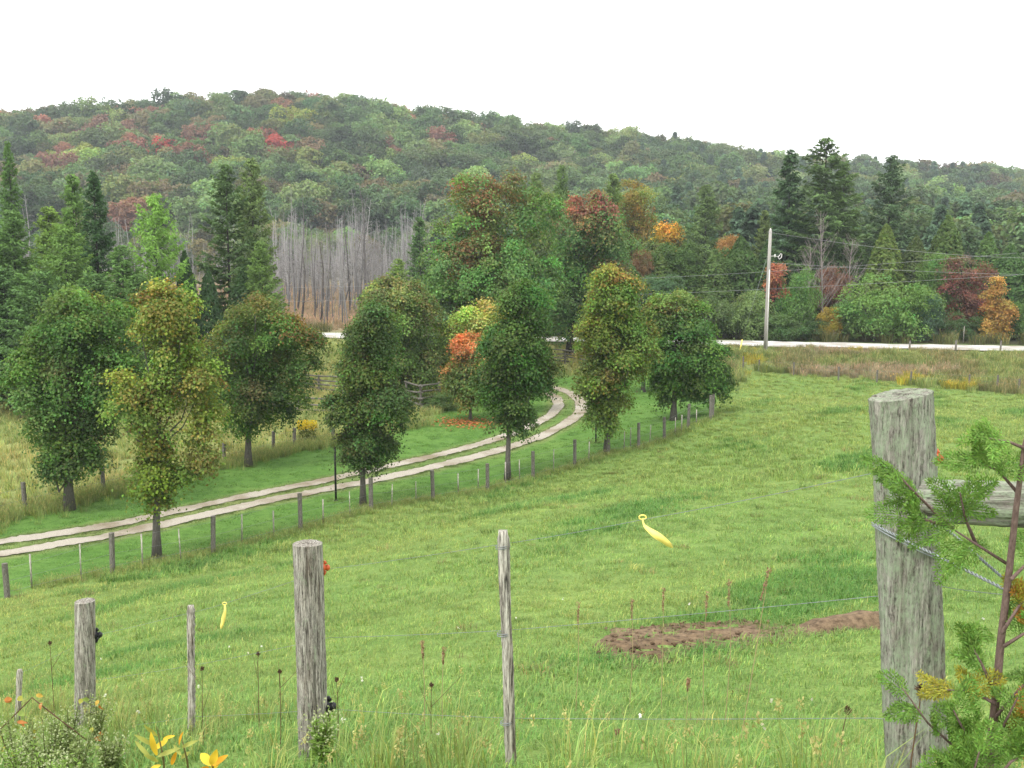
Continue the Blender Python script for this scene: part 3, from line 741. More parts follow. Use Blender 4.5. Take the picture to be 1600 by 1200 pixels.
GL = 'conifers at the back of the meadow'
DG, MG, LG, YG = (0.034, 0.056, 0.022), (0.055, 0.088, 0.026), (0.088, 0.135, 0.034), (0.12, 0.145, 0.032)
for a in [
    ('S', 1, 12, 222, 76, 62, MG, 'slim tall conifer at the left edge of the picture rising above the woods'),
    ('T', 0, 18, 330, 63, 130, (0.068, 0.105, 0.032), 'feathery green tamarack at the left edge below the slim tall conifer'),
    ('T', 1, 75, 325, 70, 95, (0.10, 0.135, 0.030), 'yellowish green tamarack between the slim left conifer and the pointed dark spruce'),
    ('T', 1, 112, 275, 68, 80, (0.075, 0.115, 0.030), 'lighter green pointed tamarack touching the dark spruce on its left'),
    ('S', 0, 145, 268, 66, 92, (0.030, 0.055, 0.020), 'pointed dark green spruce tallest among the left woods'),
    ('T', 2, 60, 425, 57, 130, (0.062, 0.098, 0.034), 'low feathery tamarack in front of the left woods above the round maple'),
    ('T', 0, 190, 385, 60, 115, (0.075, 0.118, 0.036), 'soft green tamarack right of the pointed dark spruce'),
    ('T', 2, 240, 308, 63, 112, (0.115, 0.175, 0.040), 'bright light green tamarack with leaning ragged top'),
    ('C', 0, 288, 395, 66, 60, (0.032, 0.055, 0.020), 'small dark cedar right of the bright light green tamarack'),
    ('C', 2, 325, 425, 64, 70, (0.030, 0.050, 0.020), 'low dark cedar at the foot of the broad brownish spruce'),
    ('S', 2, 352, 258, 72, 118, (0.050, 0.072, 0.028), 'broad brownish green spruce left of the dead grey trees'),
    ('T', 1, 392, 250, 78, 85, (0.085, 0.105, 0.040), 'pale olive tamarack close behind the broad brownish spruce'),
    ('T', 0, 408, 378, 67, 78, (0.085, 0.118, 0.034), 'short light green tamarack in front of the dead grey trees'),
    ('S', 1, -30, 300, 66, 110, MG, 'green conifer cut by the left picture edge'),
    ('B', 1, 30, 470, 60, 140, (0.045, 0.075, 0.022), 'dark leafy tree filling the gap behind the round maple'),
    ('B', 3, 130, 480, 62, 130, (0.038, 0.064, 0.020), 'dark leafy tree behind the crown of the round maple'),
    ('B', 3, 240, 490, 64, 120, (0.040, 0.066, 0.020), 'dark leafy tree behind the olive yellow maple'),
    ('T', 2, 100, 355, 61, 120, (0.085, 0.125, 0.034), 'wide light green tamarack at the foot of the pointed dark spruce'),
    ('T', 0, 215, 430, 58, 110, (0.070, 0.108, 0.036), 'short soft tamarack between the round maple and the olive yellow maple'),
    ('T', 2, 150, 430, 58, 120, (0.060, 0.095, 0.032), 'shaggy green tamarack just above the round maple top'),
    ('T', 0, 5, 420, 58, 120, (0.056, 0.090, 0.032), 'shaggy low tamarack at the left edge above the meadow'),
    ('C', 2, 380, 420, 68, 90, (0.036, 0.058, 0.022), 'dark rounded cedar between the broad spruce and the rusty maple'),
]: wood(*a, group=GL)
GM = 'trees behind the driveway bend'
for a in [
    ('T', 1, 655, 340, 104, 52, (0.055, 0.09, 0.030), 'dark green tamarack at the right end of the dead grey trees'),
    ('T', 0, 622, 405, 100, 60, (0.11, 0.145, 0.032), 'bright yellow green sapling in front of the dead grey trees'),
    ('T', 1, 838, 272, 108, 60, (0.09, 0.11, 0.040), 'olive tamarack tip behind the biggest maple'),
    ('T', 1, 878, 260, 112, 48, (0.075, 0.105, 0.034), 'slim green tamarack tip between the two large maples'),
    ('T', 1, 958, 273, 108, 62, (0.085, 0.110, 0.034), 'olive tamarack spire right of the crimson topped maple'),
    ('B', 3, 935, 292, 116, 70, (0.17, 0.15, 0.035), 'yellowish tree behind the crimson topped maple'),
    ('B', 3, 1000, 385, 98, 40, (0.115, 0.075, 0.036), 'rusty small tree behind the golden topped maple'),
    ('B', 0, 1020, 430, 94, 95, (0.060, 0.095, 0.045), 'blue green leafy tree behind the bushy driveway maple'),
    ('T', 0, 1104, 290, 128, 74, (0.075, 0.098, 0.036), 'pale tamarack standing behind the roadside cedars'),
    ('B', 3, 1146, 362, 114, 52, (0.22, 0.13, 0.045), 'small pale orange tree behind the cedars left of the pole'),
    ('T', 1, 1195, 330, 112, 46, (0.085, 0.10, 0.035), 'olive tamarack just behind the pole top'),
    ('B', 1, 700, 520, 84, 130, (0.035, 0.06, 0.020), 'dark leafy tree low behind the biggest maple'),
    ('B', 0, 850, 500, 86, 110, (0.035, 0.06, 0.020), 'dark leafy tree low between the two large maples'),
    ('U', 0, 688, 612, 59, 66, (0.085, 0.11, 0.040), 'grey green shrub in front of the dark rail fence corner'),
    ('U', 2, 632, 628, 60, 60, (0.075, 0.10, 0.036), 'green shrub left of the dark rail fence corner'),
]: wood(*a, group=GM)
GR = 'trees in the belt beyond the road'
CE = (0.052, 0.076, 0.024)
belt = [
    ('B', 0, 1046, 380, 100, 100, (0.058, 0.086, 0.026), 'dark leafy tree hiding the foot of the green tree with orange tip'),
    ('B', 2, 1140, 392, 101, 110, (0.060, 0.088, 0.028), 'leafy green tree hiding the foot of the small pale orange tree'),
    ('B', 1, 1420, 400, 103, 120, (0.060, 0.085, 0.030), 'dull green leafy tree behind the big round light green bush'),
    ('B', 0, 1275, 390, 104, 110, (0.050, 0.076, 0.028), 'dark green leafy tree behind the bare grey trees'),
    ('C', 2, 985, 415, 97, 95, CE, 'cedar left end of the roadside cedar row'),
    ('C', 0, 1030, 395, 99, 80, (0.068, 0.084, 0.026), 'cedar below the green tree with orange tip'),
    ('C', 2, 1075, 388, 100, 95, CE, 'cedar right of the green tree with orange tip'),
    ('C', 0, 1118, 392, 98, 80, (0.060, 0.082, 0.026), 'cedar below the small pale orange tree'),
    ('C', 2, 1158, 372, 100, 95, (0.046, 0.070, 0.022), 'cedar immediately left of the utility pole'),
    ('C', 1, 1200, 380, 101, 70, (0.040, 0.064, 0.022), 'cedar directly behind the utility pole'),
    ('S', 0, 1236, 234, 106, 96, (0.036, 0.058, 0.026), 'tall dark spruce right of the utility pole'),
    ('S', 2, 1292, 216, 104, 150, (0.054, 0.076, 0.028), 'tallest loose crowned conifer of the roadside belt'),
    ('S', 1, 1320, 255, 107, 90, (0.058, 0.080, 0.028), 'conifer shoulder close right of the tallest loose crowned one'),
    ('S', 2, 1394, 243, 106, 100, (0.042, 0.060, 0.030), 'sparse dark spruce with bare lower trunk against the hillside'),
    ('C', 0, 1340, 380, 102, 80, (0.045, 0.066, 0.022), 'dark cedar behind the bare grey trees'),  # slightly darker green tint
    ('C', 1, 1385, 353, 99, 82, (0.080, 0.098, 0.026), 'golden green pointed cedar under the sparse dark spruce'),
    ('C', 2, 1432, 372, 101, 90, (0.055, 0.066, 0.024), 'brownish cedar right of the golden green pointed one'),
    ('C', 0, 1482, 340, 103, 90, (0.064, 0.086, 0.026), 'tall green cedar above the maroon leaved tree'),
    ('C', 1, 1545, 365, 104, 70, (0.066, 0.098, 0.030), 'green pointed cedar between the maroon tree and the orange tree'),
    ('C', 2, 1580, 385, 99, 95, (0.050, 0.082, 0.026), 'dark cedar behind the orange tree by the road'),
    ('C', 2, 1640, 375, 98, 110, (0.046, 0.074, 0.024), 'cedar cut by the right picture edge'),
    ('B', 3, 1462, 390, 97, 62, (0.095, 0.14, 0.040), 'slender light green tree beside the maroon tree'),
    ('B', 3, 1305, 412, 98, 60, (0.15, 0.08, 0.055), 'faded pinkish brown tree among the bare grey trees'),
    ('U', 1, 1375, 432, 90, 150, (0.105, 0.155, 0.045), 'big round light green bush by the road'),
    ('U', 0, 1330, 470, 92, 90, (0.085, 0.125, 0.045), 'green bush tucked left of the big round light green one'),
    ('U', 0, 1248, 424, 93, 72, (0.088, 0.138, 0.040), 'tall leafy green bush right of the utility pole'),
    ('U', 2, 1180, 452, 92, 80, (0.125, 0.155, 0.060), 'pale green bush right behind the foot of the pole'),
    ('U', 1, 1120, 455, 94, 90, (0.078, 0.10, 0.040), 'dull green bush left of the pole above the road'),
    ('U', 0, 1440, 462, 91, 72, (0.062, 0.095, 0.055), 'bluish green bush right of the big round light green one'),
    ('U', 2, 1296, 478, 90, 40, (0.20, 0.155, 0.030), 'little golden bush below the bare grey trees'),
    ('U', 2, 1225, 490, 90, 70, (0.070, 0.10, 0.036), 'low green bush between the pole and the little golden bush'),
    ('U', 0, 1270, 500, 91, 60, (0.060, 0.085, 0.035), 'low dark bush beneath the tall leafy green bush'),
    ('U', 1, 1500, 490, 91, 70, (0.060, 0.085, 0.035), 'low dark green bush left of the bright orange tree'),
    ('U', 2, 1600, 470, 91, 70, (0.075, 0.115, 0.035), 'green bush at the right picture edge by the road'),
    ('U', 0, 1060, 470, 95, 90, (0.060, 0.085, 0.030), 'dark bush behind the bushy driveway maple'),
]
for a in belt: wood(*(a + (GR,) if len(a) == 8 else a))
BK = dict(trunk_r=0.12, bark='bark_dark', limbs=14)
measured_tree('autumn_tree', 1556, 540, [(1556, 450, 10, 16), (1550, 478, 17, 20), (1564, 490, 14, 18), (1556, 510, 22, 16), (1548, 525, 14, 10)], (0.21, 0.12, 0.035), 150, 26, 0.26, 'bright orange tree by the road at far right', 61, clump_r=0.5, d=90, group=GR,
              tints=[(1545, 500, 20, 25, (0.25, 0.17, 0.04), 0.6)], **BK)
measured_tree('autumn_tree', 1510, 536, [(1496, 415, 24, 16), (1525, 432, 26, 22), (1488, 448, 18, 24), (1516, 470, 26, 22), (1500, 495, 18, 16)], (0.105, 0.048, 0.036), 190, 22, 0.26, 'maroon leaved tree in the roadside belt', 62, clump_r=0.6, d=95, group=GR, shell=0.8,
              tints=[(1505, 400, 40, 22, (0.09, 0.075, 0.04), 0.8), (1485, 470, 20, 20, (0.17, 0.06, 0.035), 0.6)], **BK)
measured_tree('autumn_tree', 1212, 534, [(1213, 424, 13, 12), (1207, 442, 15, 16), (1217, 462, 14, 14)], (0.17, 0.07, 0.045), 80, 22, 0.26, 'small dull red maple just right of the utility pole', 63, clump_r=0.45, d=94, group=GR, **BK)
measured_tree('autumn_tree', 1042, 532, [(1042, 362, 18, 11), (1052, 374, 14, 12), (1030, 392, 24, 24), (1050, 410, 26, 28)], (0.085, 0.095, 0.03), 190, 22, 0.30, 'green tree with small bright orange crown tip above the roadside cedars', 64, clump_r=0.6, d=104, group=GM,
              tints=[(1045, 360, 26, 16, (0.34, 0.18, 0.03), 1.0)], **BK)
measured_tree('autumn_tree', 992, 530, [(990, 310, 28, 26), (1002, 345, 26, 34), (978, 350, 24, 34), (990, 395, 30, 34)], (0.135, 0.122, 0.030), 260, 22, 0.32, 'golden yellow tree right of the crimson topped maple', 65, clump_r=0.7, d=111, group=GM,
              tints=[(995, 305, 30, 22, (0.16, 0.135, 0.03), 0.8), (985, 400, 40, 40, (0.10, 0.10, 0.03), 0.8)], **BK)
# bare grey trees in the belt
for u, vt, d, hgt_seed, lab in [(1292, 330, 96, 301, 'bare grey tree with many fine branches below the tallest conifer'), (1335, 372, 97, 302, 'second bare grey tree, left of the golden green cedar'),
                                (1268, 380, 97, 303, 'thin bare grey tree right of the tall leafy bush')]:
    x = at_y(u, vt, d)[0]; z = h1(x, d); hh = at_y(u, vt, d)[2] - z
    t = empty('bare_tree', (x, d, z))
    b = bare_tree_mb(hgt_seed, hh, 0.11, 60, 2.2, 0.0, (0.27, 0.235, 0.215), up=1.5, low=0.12, twigs=4)
    b.build('trunk', M['dead'], t); tag(t, lab, 'bare tree', GR)

# ------------------------------------------------------------------ scattered stuff (instances on points)
def scatter(name, pts, scl, tint, protos, idx, label, cat, mat=None, tilt=None, rz=None):
    n = len(pts)
    me = bpy.data.meshes.new(name)
    me.vertices.add(n); me.vertices.foreach_set('co', np.asarray(pts, np.float32).ravel())
    me.update()
    rot = np.zeros((n, 3), np.float32); rot[:, 2] = rng.uniform(0, 6.28, n) if rz is None else rz
    if tilt is not None: rot[:, :2] = tilt
    scl = np.asarray(scl, np.float32)
    if scl.ndim == 1: scl = np.repeat(scl[:, None], 3, 1)
    for nm, ty, key, arr in (('rot', 'FLOAT_VECTOR', 'vector', rot), ('scl', 'FLOAT_VECTOR', 'vector', scl),
                             ('tint', 'FLOAT_COLOR', 'color', np.hstack([tint, np.ones((n, 1))]).astype(np.float32)), ('pick', 'INT', 'value', np.asarray(idx, np.int32))):
        a = me.attributes.new(nm, ty, 'POINT'); a.data.foreach_set(key, arr.ravel())
    o = bpy.data.objects.new(name, me); C.objects.link(o)
    ng = bpy.data.node_groups.new(name + '_scatter', 'GeometryNodeTree')
    ng.interface.new_socket('Geometry', in_out='INPUT', socket_type='NodeSocketGeometry')
    ng.interface.new_socket('Geometry', in_out='OUTPUT', socket_type='NodeSocketGeometry')
    N, L = ng.nodes, ng.links
    gi, go = N.new('NodeGroupInput'), N.new('NodeGroupOutput')
    iop = N.new('GeometryNodeInstanceOnPoints'); iop.inputs['Pick Instance'].default_value = True
    jn = N.new('GeometryNodeJoinGeometry')
    for p in reversed(protos):
        oi = N.new('GeometryNodeObjectInfo'); oi.inputs['Object'].default_value = p; oi.inputs['As Instance'].default_value = True
        L.new(oi.outputs['Geometry'], jn.inputs[0])
    def attr(nm, ty):
        a = N.new('GeometryNodeInputNamedAttribute'); a.data_type = ty; a.inputs['Name'].default_value = nm
        return [s for s in a.outputs if s.name == 'Attribute' and s.enabled][0]
    L.new(gi.outputs[0], iop.inputs['Points']); L.new(jn.outputs[0], iop.inputs['Instance'])
    L.new(attr('pick', 'INT'), iop.inputs['Instance Index'])
    L.new(attr('rot', 'FLOAT_VECTOR'), iop.inputs['Rotation']); L.new(attr('scl', 'FLOAT_VECTOR'), iop.inputs['Scale'])
    L.new(iop.outputs[0], go.inputs[0])
    md = o.modifiers.new('scatter', 'NODES'); md.node_group = ng
    return tag(o, label, cat, kind='stuff')
def proto_obj(name, me):
    return bpy.data.objects.new(name, me)

# ------------------------------------------------------------------ hillside forest
def hill_broad(seed, w):
    g = np.random.default_rng(seed)
    ells = [(0, 0, 6.6, w * 0.70, w * 0.70, 5.0)]
    for _ in range(8):
        a = g.uniform(0, 6.28); rr = w * g.uniform(0.4, 0.7); s = w * g.uniform(0.3, 0.45)
        ells.append((rr * math.cos(a), rr * math.sin(a), g.uniform(4, 10.2), s, s, s * g.uniform(0.8, 1)))
    b, P = broad_crown(ells, 330, 5, 0.95, 0.95, (1, 1, 1), seed, (), 0.45, lum=0.12)
    b.tube([[0, 0, -1], [0, 0, 4], [0, 0, 9]], [0.25, 0.2, 0.1], 5, cap=False, col=(0.9, 0.8, 0.8))
    return b
def hill_pine(seed, r=2.8):
    g = np.random.default_rng(seed); b = MB()
    n = 900; t = 0.2 + 0.8 * g.random(n) ** 0.9
    a = g.uniform(0, 6.28, n); rr = r * (1.03 - t) ** 0.6 * (0.55 + 0.5 * g.random(n)) * (1 + 0.25 * np.sin(t * 60))
    P = np.stack([rr * np.cos(a), rr * np.sin(a), 15 * t - 0.15 * rr], 1)
    d = np.stack([np.cos(a), np.sin(a), 0 * a], 1)
    b.leaves(P, unit(d * 0.5 + [0, 0, 0.8] + 0.4 * g.normal(size=(n, 3))), d + 0.4 * g.normal(size=(n, 3)), 0.95, 0.5, np.clip((1 + 0.2 * g.normal(size=(n, 1))) * np.ones((1, 3)), 0.4, 1.7))
    b.tube([[0, 0, -1], [0, 0, 8], [0, 0, 14.5]], [0.22, 0.15, 0.03], 5, cap=False, col=(1.2, 0.9, 0.8))
    return b
HB = [hill_broad(400 + q, w) for q, w in enumerate((4.6, 5.2, 4.0, 5.6))]
HP = [hill_pine(420), hill_pine(421, 2.2)]
hb_near = [b.mesh('hillside_tree', M['leaf']) for b in HB + HP]
hb_far = [proto_obj('hill_tree_kind', b.mesh('hill_tree_kind', M['leaf_far'])) for b in HB + HP]

HILL = {  # leaf colours
    'dark green': (0.050, 0.086, 0.034), 'green': (0.072, 0.118, 0.040), 'olive': (0.100, 0.125, 0.040), 'light green': (0.110, 0.165, 0.055),
    'brown': (0.118, 0.105, 0.050), 'reddish': (0.165, 0.085, 0.055), 'yellow green': (0.17, 0.215, 0.050)}
HK = list(HILL); HV = np.array([HILL[q] for q in HK])
g = np.random.default_rng(77)
pts = []
y = 128.0
while y < 600:
    st = 9.3 if y > 180 else 6.8
    xs = np.arange(-0.66 * y - 20, 0.66 * y + 20, st)
    xs = xs + g.uniform(-2.6, 2.6, len(xs)); yy = y + g.uniform(-2.8, 2.8, len(xs))
    pts.append(np.c_[xs, yy]); y += st * 0.95
pts = np.vstack(pts)
u = 800 + pts[:, 0] / pts[:, 1] * F
crest = np.interp(u, [-500, 0, 470, 1000, 1600, 2100], [410, 430, 450, 510, 565, 570])
edge = np.interp(u, [-400, 0, 330, 420, 640, 690, 760, 2000], [235, 235, 225, 232, 232, 150, 125, 128])   # swamp keeps the wood back
keep = (pts[:, 1] < crest * 1.05) & (pts[:, 1] > edge + g.normal(size=len(pts)) * 5)
pts, u, crest = pts[keep], u[keep], crest[keep]
z = H(pts[:, 0], pts[:, 1])
# colour: soft drifts over the slope
fr = (pts[:, 1] - 200) / 260
drift = wob(np.c_[pts / 22.0, 0 * z], 1.0, 1); drift2 = wob(np.c_[pts / 55.0, 0 * z], 1.0, 2)
r = g.random(len(pts))
ci = np.zeros(len(pts), int)
q = r + 0.16 * drift
ci[q > 0.46] = 1; ci[q > 0.72] = 2; ci[q > 0.86] = 3; ci[q > 1.03] = 6
q2 = g.random(len(pts)) + 0.10 * drift2 + 0.13 * (u < 700)
ci[q2 > 0.94] = 4; ci[q2 > 1.09] = 5
pine = (u > 950) & (g.random(len(pts)) < np.interp(u, [950, 1150, 1400, 1600], [0, 0.5, 0.35, 0.2]))
near_r = (u > 680) & (pts[:, 1] < 240)
pk = g.integers(0, 4, len(pts)); pk[pine | (near_r & (g.random(len(pts)) < 0.5))] = 4
pk[(pk == 4) & (g.random(len(pts)) < 0.4)] = 5
tint = HV[ci] * (1 + 0.22 * g.normal(size=(len(pts), 1))).clip(0.55, 1.6) * (1 + 0.06 * g.normal(size=(len(pts), 3)))
tint[pk >= 4] = np.array([0.044, 0.080, 0.044]) * (1 + 0.2 * g.normal(size=((pk >= 4).sum(), 1))).clip(0.6, 1.5)
size = g.uniform(0.95, 1.5, len(pts)); size[near_r] *= 0.8
size[(u < 680) & (pts[:, 1] < 262)] *= 0.62
tint = tint * 0.92 + tint.mean(1, keepdims=True) * 0.08
HG = 2.1
vtop = 400 - (z + 9.5 * size - CZ) / pts[:, 1] * F          # about where each tip shows
sil = np.interp(u, [0, 40, 60, 100, 150, 180, 250, 300, 350, 400, 430, 640, 670, 690, 740, 800, 860, 900, 960, 1000, 1030, 1060, 1150, 1195, 1236, 1260, 1292, 1340, 1394, 1425, 1482, 1600],
                [225, 230, 330, 280, 268, 320, 308, 380, 262, 255, 380, 380, 340, 320, 285, 280, 300, 300, 275, 285, 350, 385, 370, 340, 236, 290, 218, 300, 245, 345, 345, 375])
inview = (abs(u - 800) < 800) & (vtop < sil - 6)
order = np.argsort(np.where(inview, pts[:, 1], 1e5))
ind = order[:290]
rest = order[290:]
HN = {0: 'dark green', 1: 'green', 2: 'olive', 3: 'pale green', 4: 'brownish', 5: 'dull red', 6: 'yellow green'}
def hill_tree(x, y2, z2, mesh_i, s, col, label, group, rz):
    o = link('hillside_conifer' if mesh_i >= 4 else 'hillside_tree', hb_near[mesh_i])
    o.location = (x, y2, z2); o.rotation_euler = (0, 0, rz); o.scale = (s, s, s * (1.0 if mesh_i < 4 else 0.8))
    o.color = (*[min(1, c * HG) for c in col], 1)
    return tag(o, label, 'conifer' if mesh_i >= 4 else 'tree', group)
for a in ind:
    where = next(w for lim, w in ((60, 'on the hillside above the slim left conifer'), (190, 'on the hillside above the pointed dark spruce'), (320, 'on the hillside above the bright tamarack'), (420, 'on the hillside above the broad brownish spruce'),
        (540, 'on the hillside above the dead stand left'), (680, 'on the hillside above the dead stand right'), (800, 'on the slope left behind the biggest maple'), (940, 'on the slope behind the crimson topped maple'),
        (1060, 'on the slope behind the golden yellow tree'), (1200, 'on the slope left of the utility pole top'), (1320, 'on the slope behind the tallest roadside conifer'), (1420, 'on the slope behind the sparse dark spruce'), (1520, 'on the slope above the maroon tree'), (9999, 'on the slope at the far right')) if u[a] < lim)
    where += ' low' if vtop[a] > np.interp(u[a], [0, 680, 1000, 1600], [285, 285, 305, 330]) else ' high'
    if pk[a] >= 4: lab, gr = 'small dark conifer ' + where, 'dark conifers ' + where
    else: lab, gr = HN[ci[a]] + ' tree ' + where, HN[ci[a]] + ' trees ' + where
    hill_tree(pts[a, 0], pts[a, 1], z[a], int(pk[a]), size[a], tint[a], lab, gr, g.uniform(0, 6.28))
scatter('hillside_forest', np.c_[pts[rest], z[rest]], np.stack([size[rest], size[rest], size[rest] * np.where(pk[rest] < 4, 1.0, 0.8)], 1), tint[rest] * HG, hb_far, pk[rest],
        'mixed autumn wood of green olive and brown crowns covering the long hill', 'forest')
# the crowns that stand out by colour
def find_slope(uu, vv):
    p = G(uu, vv + 8, 120, 640); return p
for uu, vv, s, mi, col, lab in [
    (272, 282, 1.05, 1, (0.30, 0.055, 0.045), 'brightest red tree low on the hillside left of the broad brownish spruce'),
    (298, 292, 0.85, 0, (0.24, 0.085, 0.045), 'rusty orange tree touching the brightest red one on the hillside'),
    (222, 300, 0.8, 2, (0.22, 0.065, 0.05), 'dull red tree low on the hillside above the bright tamarack'),
    (440, 268, 0.95, 0, (0.30, 0.06, 0.05), 'red tree low on the hillside above the dead grey trees'),
    (420, 250, 0.9, 3, (0.20, 0.08, 0.055), 'pinkish tree just above the low red one over the dead trees'),
    (458, 215, 0.8, 0, (0.24, 0.06, 0.06), 'round crimson tree high on the hillside'),
    (45, 235, 0.7, 2, (0.24, 0.06, 0.05), 'small red tree on the hillside at far left'),
    (85, 210, 0.8, 0, (0.18, 0.07, 0.05), 'faded red tree high on the left of the hill'),
    (20, 190, 0.95, 1, (0.16, 0.07, 0.055), 'brown red tree on the hill top at far left'),
    (195, 215, 0.8, 3, (0.19, 0.06, 0.05), 'muted red tree in the middle of the left slope'),
    (690, 258, 1.0, 1, (0.17, 0.08, 0.062), 'wide brownish pink tree on the slope left of the biggest maple'),
    (800, 258, 0.85, 2, (0.24, 0.27, 0.05), 'bright yellow green tree on the slope above the biggest maple'),
    (980, 228, 0.9, 2, (0.20, 0.22, 0.05), 'yellow tree near the hill top right of centre'),
    (745, 235, 0.9, 3, (0.16, 0.09, 0.06), 'russet tree on the slope above the biggest maple'),
    (865, 255, 0.8, 0, (0.14, 0.085, 0.055), 'dull russet tree on the slope right of the yellow green one'),
    (1155, 275, 0.9, 1, (0.17, 0.08, 0.055), 'brownish red tree among dark pines on the right slope'),
    (1515, 290, 0.8, 0, (0.24, 0.06, 0.05), 'red tree on the far right slope'),
    (1590, 295, 0.8, 2, (0.17, 0.075, 0.055), 'russet tree on the slope at the right picture edge'),
    (1568, 350, 0.6, 0, (0.26, 0.16, 0.07), 'pale orange tree above the dark right cedars'),
    (1455, 345, 0.8, 3, (0.15, 0.105, 0.06), 'tan leaved tree behind the roadside belt right of the sparse spruce'),
    (560, 325, 0.6, 2, (0.20, 0.075, 0.05), 'small rusty tree behind the dead grey trees'),
    (690, 312, 0.6, 0, (0.27, 0.07, 0.05), 'small red tree behind the dead trees at their right end'),
    (640, 335, 0.55, 1, (0.17, 0.18, 0.05), 'pale yellow green tree behind the dead trees at their right end'),
]:
    p = find_slope(uu, vv)
    # stand it a little downhill and proud of its neighbours
    hill_tree(p[0], p[1] - 3, h1(p[0], p[1] - 3) + 0.5, mi, s * 1.3, np.array(col) * [0.88, 0.95, 0.9], lab, None, g.uniform(0, 6.28))
# lattice towers of a power line far behind the ridge
for uu, vt, d, wpx, lab in [(1351, 231, 830, 13, 'faint lattice power line tower beyond the right ridge'), (1321, 226, 980, 11, 'fainter second power line tower left of the lattice tower')]:
    p = at_y(uu, vt, d); hgt = 34.0; t = empty('power_line_tower', (p[0], d, p[2] - hgt))
    b = MB(); w = wpx / F * d / 2
    for sx in (-1, 1):
        for sy in (-1, 1):
            b.tube([[sx * 3, sy * 3, 0], [sx * 0.9, sy * 0.9, hgt * 0.72]], 0.16, 4)
            b.tube([[sx * 0.9, sy * 0.9, hgt * 0.72], [sx * w, 0, hgt]], 0.16, 4)
    for q in range(6):
        za, zb = hgt * 0.72 * q / 6, hgt * 0.72 * (q + 1) / 6
        ra, rb = 3 - 2.1 * q / 6, 3 - 2.1 * (q + 1) / 6
        for sy in (-1, 1):
            b.tube([[-ra, sy * ra, za], [rb, sy * rb, zb]], 0.09, 3); b.tube([[ra, sy * ra, za], [-rb, sy * rb, zb]], 0.09, 3)
    b.build('lattice', M['steel'], t)
    b = MB(); b.tube([[-w * 0.7, 0, hgt * 0.9], [w * 0.7, 0, hgt * 0.9]], 0.14, 4); b.tube([[-w, 0, hgt * 0.76], [w, 0, hgt * 0.76]], 0.14, 4)
    b.build('cross_arm', M['steel'], t); tag(t, lab, 'tower')

# ------------------------------------------------------------------ dead trees in the swamp
dead_mb = [bare_tree_mb(500 + q, 13, r0, nb, bl, ln, cl) for q, (r0, nb, bl, ln, cl) in enumerate([
    (0.10, 20, 1.5, 0.01, (0.40, 0.39, 0.38)), (0.085, 26, 1.8, -0.03, (0.46, 0.45, 0.44)), (0.12, 14, 1.2, 0.05, (0.33, 0.31, 0.30)),
    (0.075, 30, 1.4, 0.02, (0.44, 0.43, 0.42)), (0.09, 18, 2.0, 0.12, (0.36, 0.34, 0.33)), (0.08, 22, 1.3, -0.06, (0.42, 0.40, 0.39))])]
dead_me = [b.mesh('dead_tree', M['dead']) for b in dead_mb]
dead_pr = [proto_obj('dead_tree_kind', b.mesh('dead_tree_kind', M['dead_far'])) for b in dead_mb]
g = np.random.default_rng(88)
cnt = 0
for q in range(900):
    if cnt >= 270: break
    d = 104 + 110 * g.random() ** 1.3
    uu = g.uniform(425, 665) if g.random() < 0.72 else g.uniform(30, 330)
    x = (uu - 800) / F * d
    if d < 135 and g.random() < 0.5: continue
    o = link('dead_tree', dead_me[g.integers(6)]); s = g.uniform(0.55, 1.12) if d > 125 else g.uniform(0.4, 0.95)
    s *= 1 + 0.16 * math.sin(uu / 17.0) + 0.10 * math.sin(uu / 6.3 + d)
    o.location = (x, d, h1(x, d)); o.rotation_euler = (g.normal() * 0.05, g.normal() * 0.05, g.uniform(0, 6.28)); o.scale = (s * 1.1, s * 1.1, s)
    v2 = g.uniform(0.3, 0.8) if d < 150 else g.uniform(0.5, 0.95)
    o.color = (v2, v2 * 0.99, v2 * 0.98, 1)
    side = next(w for lim, w in ((150, 'far left behind the slim conifer'), (400, 'behind the bright light green tamarack'), (480, 'at the left end of the dead stand'), (540, 'left of the middle of the dead stand'), (600, 'right of the middle of the dead stand'), (999, 'at the right end of the dead stand')) if uu < lim)
    row = 'slender bare dead tree in the front row' if d < 130 else 'slender bare dead tree in the middle rows' if d < 165 else 'slender bare dead tree in the back rows'
    tag(o, row + ' ' + side, 'dead tree', 'dead trees in the ' + row.split(' in the ')[1] + ' ' + side)
    cnt += 1
for uu, vb, vt, mi, ry, lab in [(501, 514, 372, 2, 0.0, 'tallest dark dead trunk nearest the road, left one of a close pair'), (511, 512, 350, 0, 0.02, 'dark dead trunk of the close pair, right one, nearest the road'),
                                (536, 468, 330, 4, 0.16, 'dead trunk leaning right in the middle of the swamp'), (470, 500, 380, 2, 0.03, 'dark dead trunk standing apart left of the close pair')]:
    d = 110.0 if vb > 490 else 150.0
    x = at_y(uu, vb, d)[0]; z0 = h1(x, d); o = link('dead_tree', dead_me[mi]); s = (at_y(uu, vt, d)[2] - z0) / 13
    o.location = (x, d, z0); o.rotation_euler = (0, ry, 0.6); o.scale = (1.25, 1.25, s); o.color = (0.3, 0.28, 0.26, 1); tag(o, lab, 'dead tree')
n = 360
d = 165 + 65 * g.random(n); uu = np.where(g.random(n) < 0.7, g.uniform(415, 690, n), g.uniform(30, 420, n)); x = (uu - 800) / F * d
scatter('dead_tree_thicket', np.c_[x, d, H(x, d)], (0.5 + 0.6 * g.random(n) ** 0.8) * (1 + 0.14 * np.sin(uu / 14.0)), np.repeat(g.uniform(0.45, 0.95, (n, 1)), 3, 1), dead_pr, g.integers(0, 6, n),
        'grey thicket of countless bare dead trunks at the back of the swamp', 'dead trees', tilt=g.normal(size=(n, 2)) * 0.03)

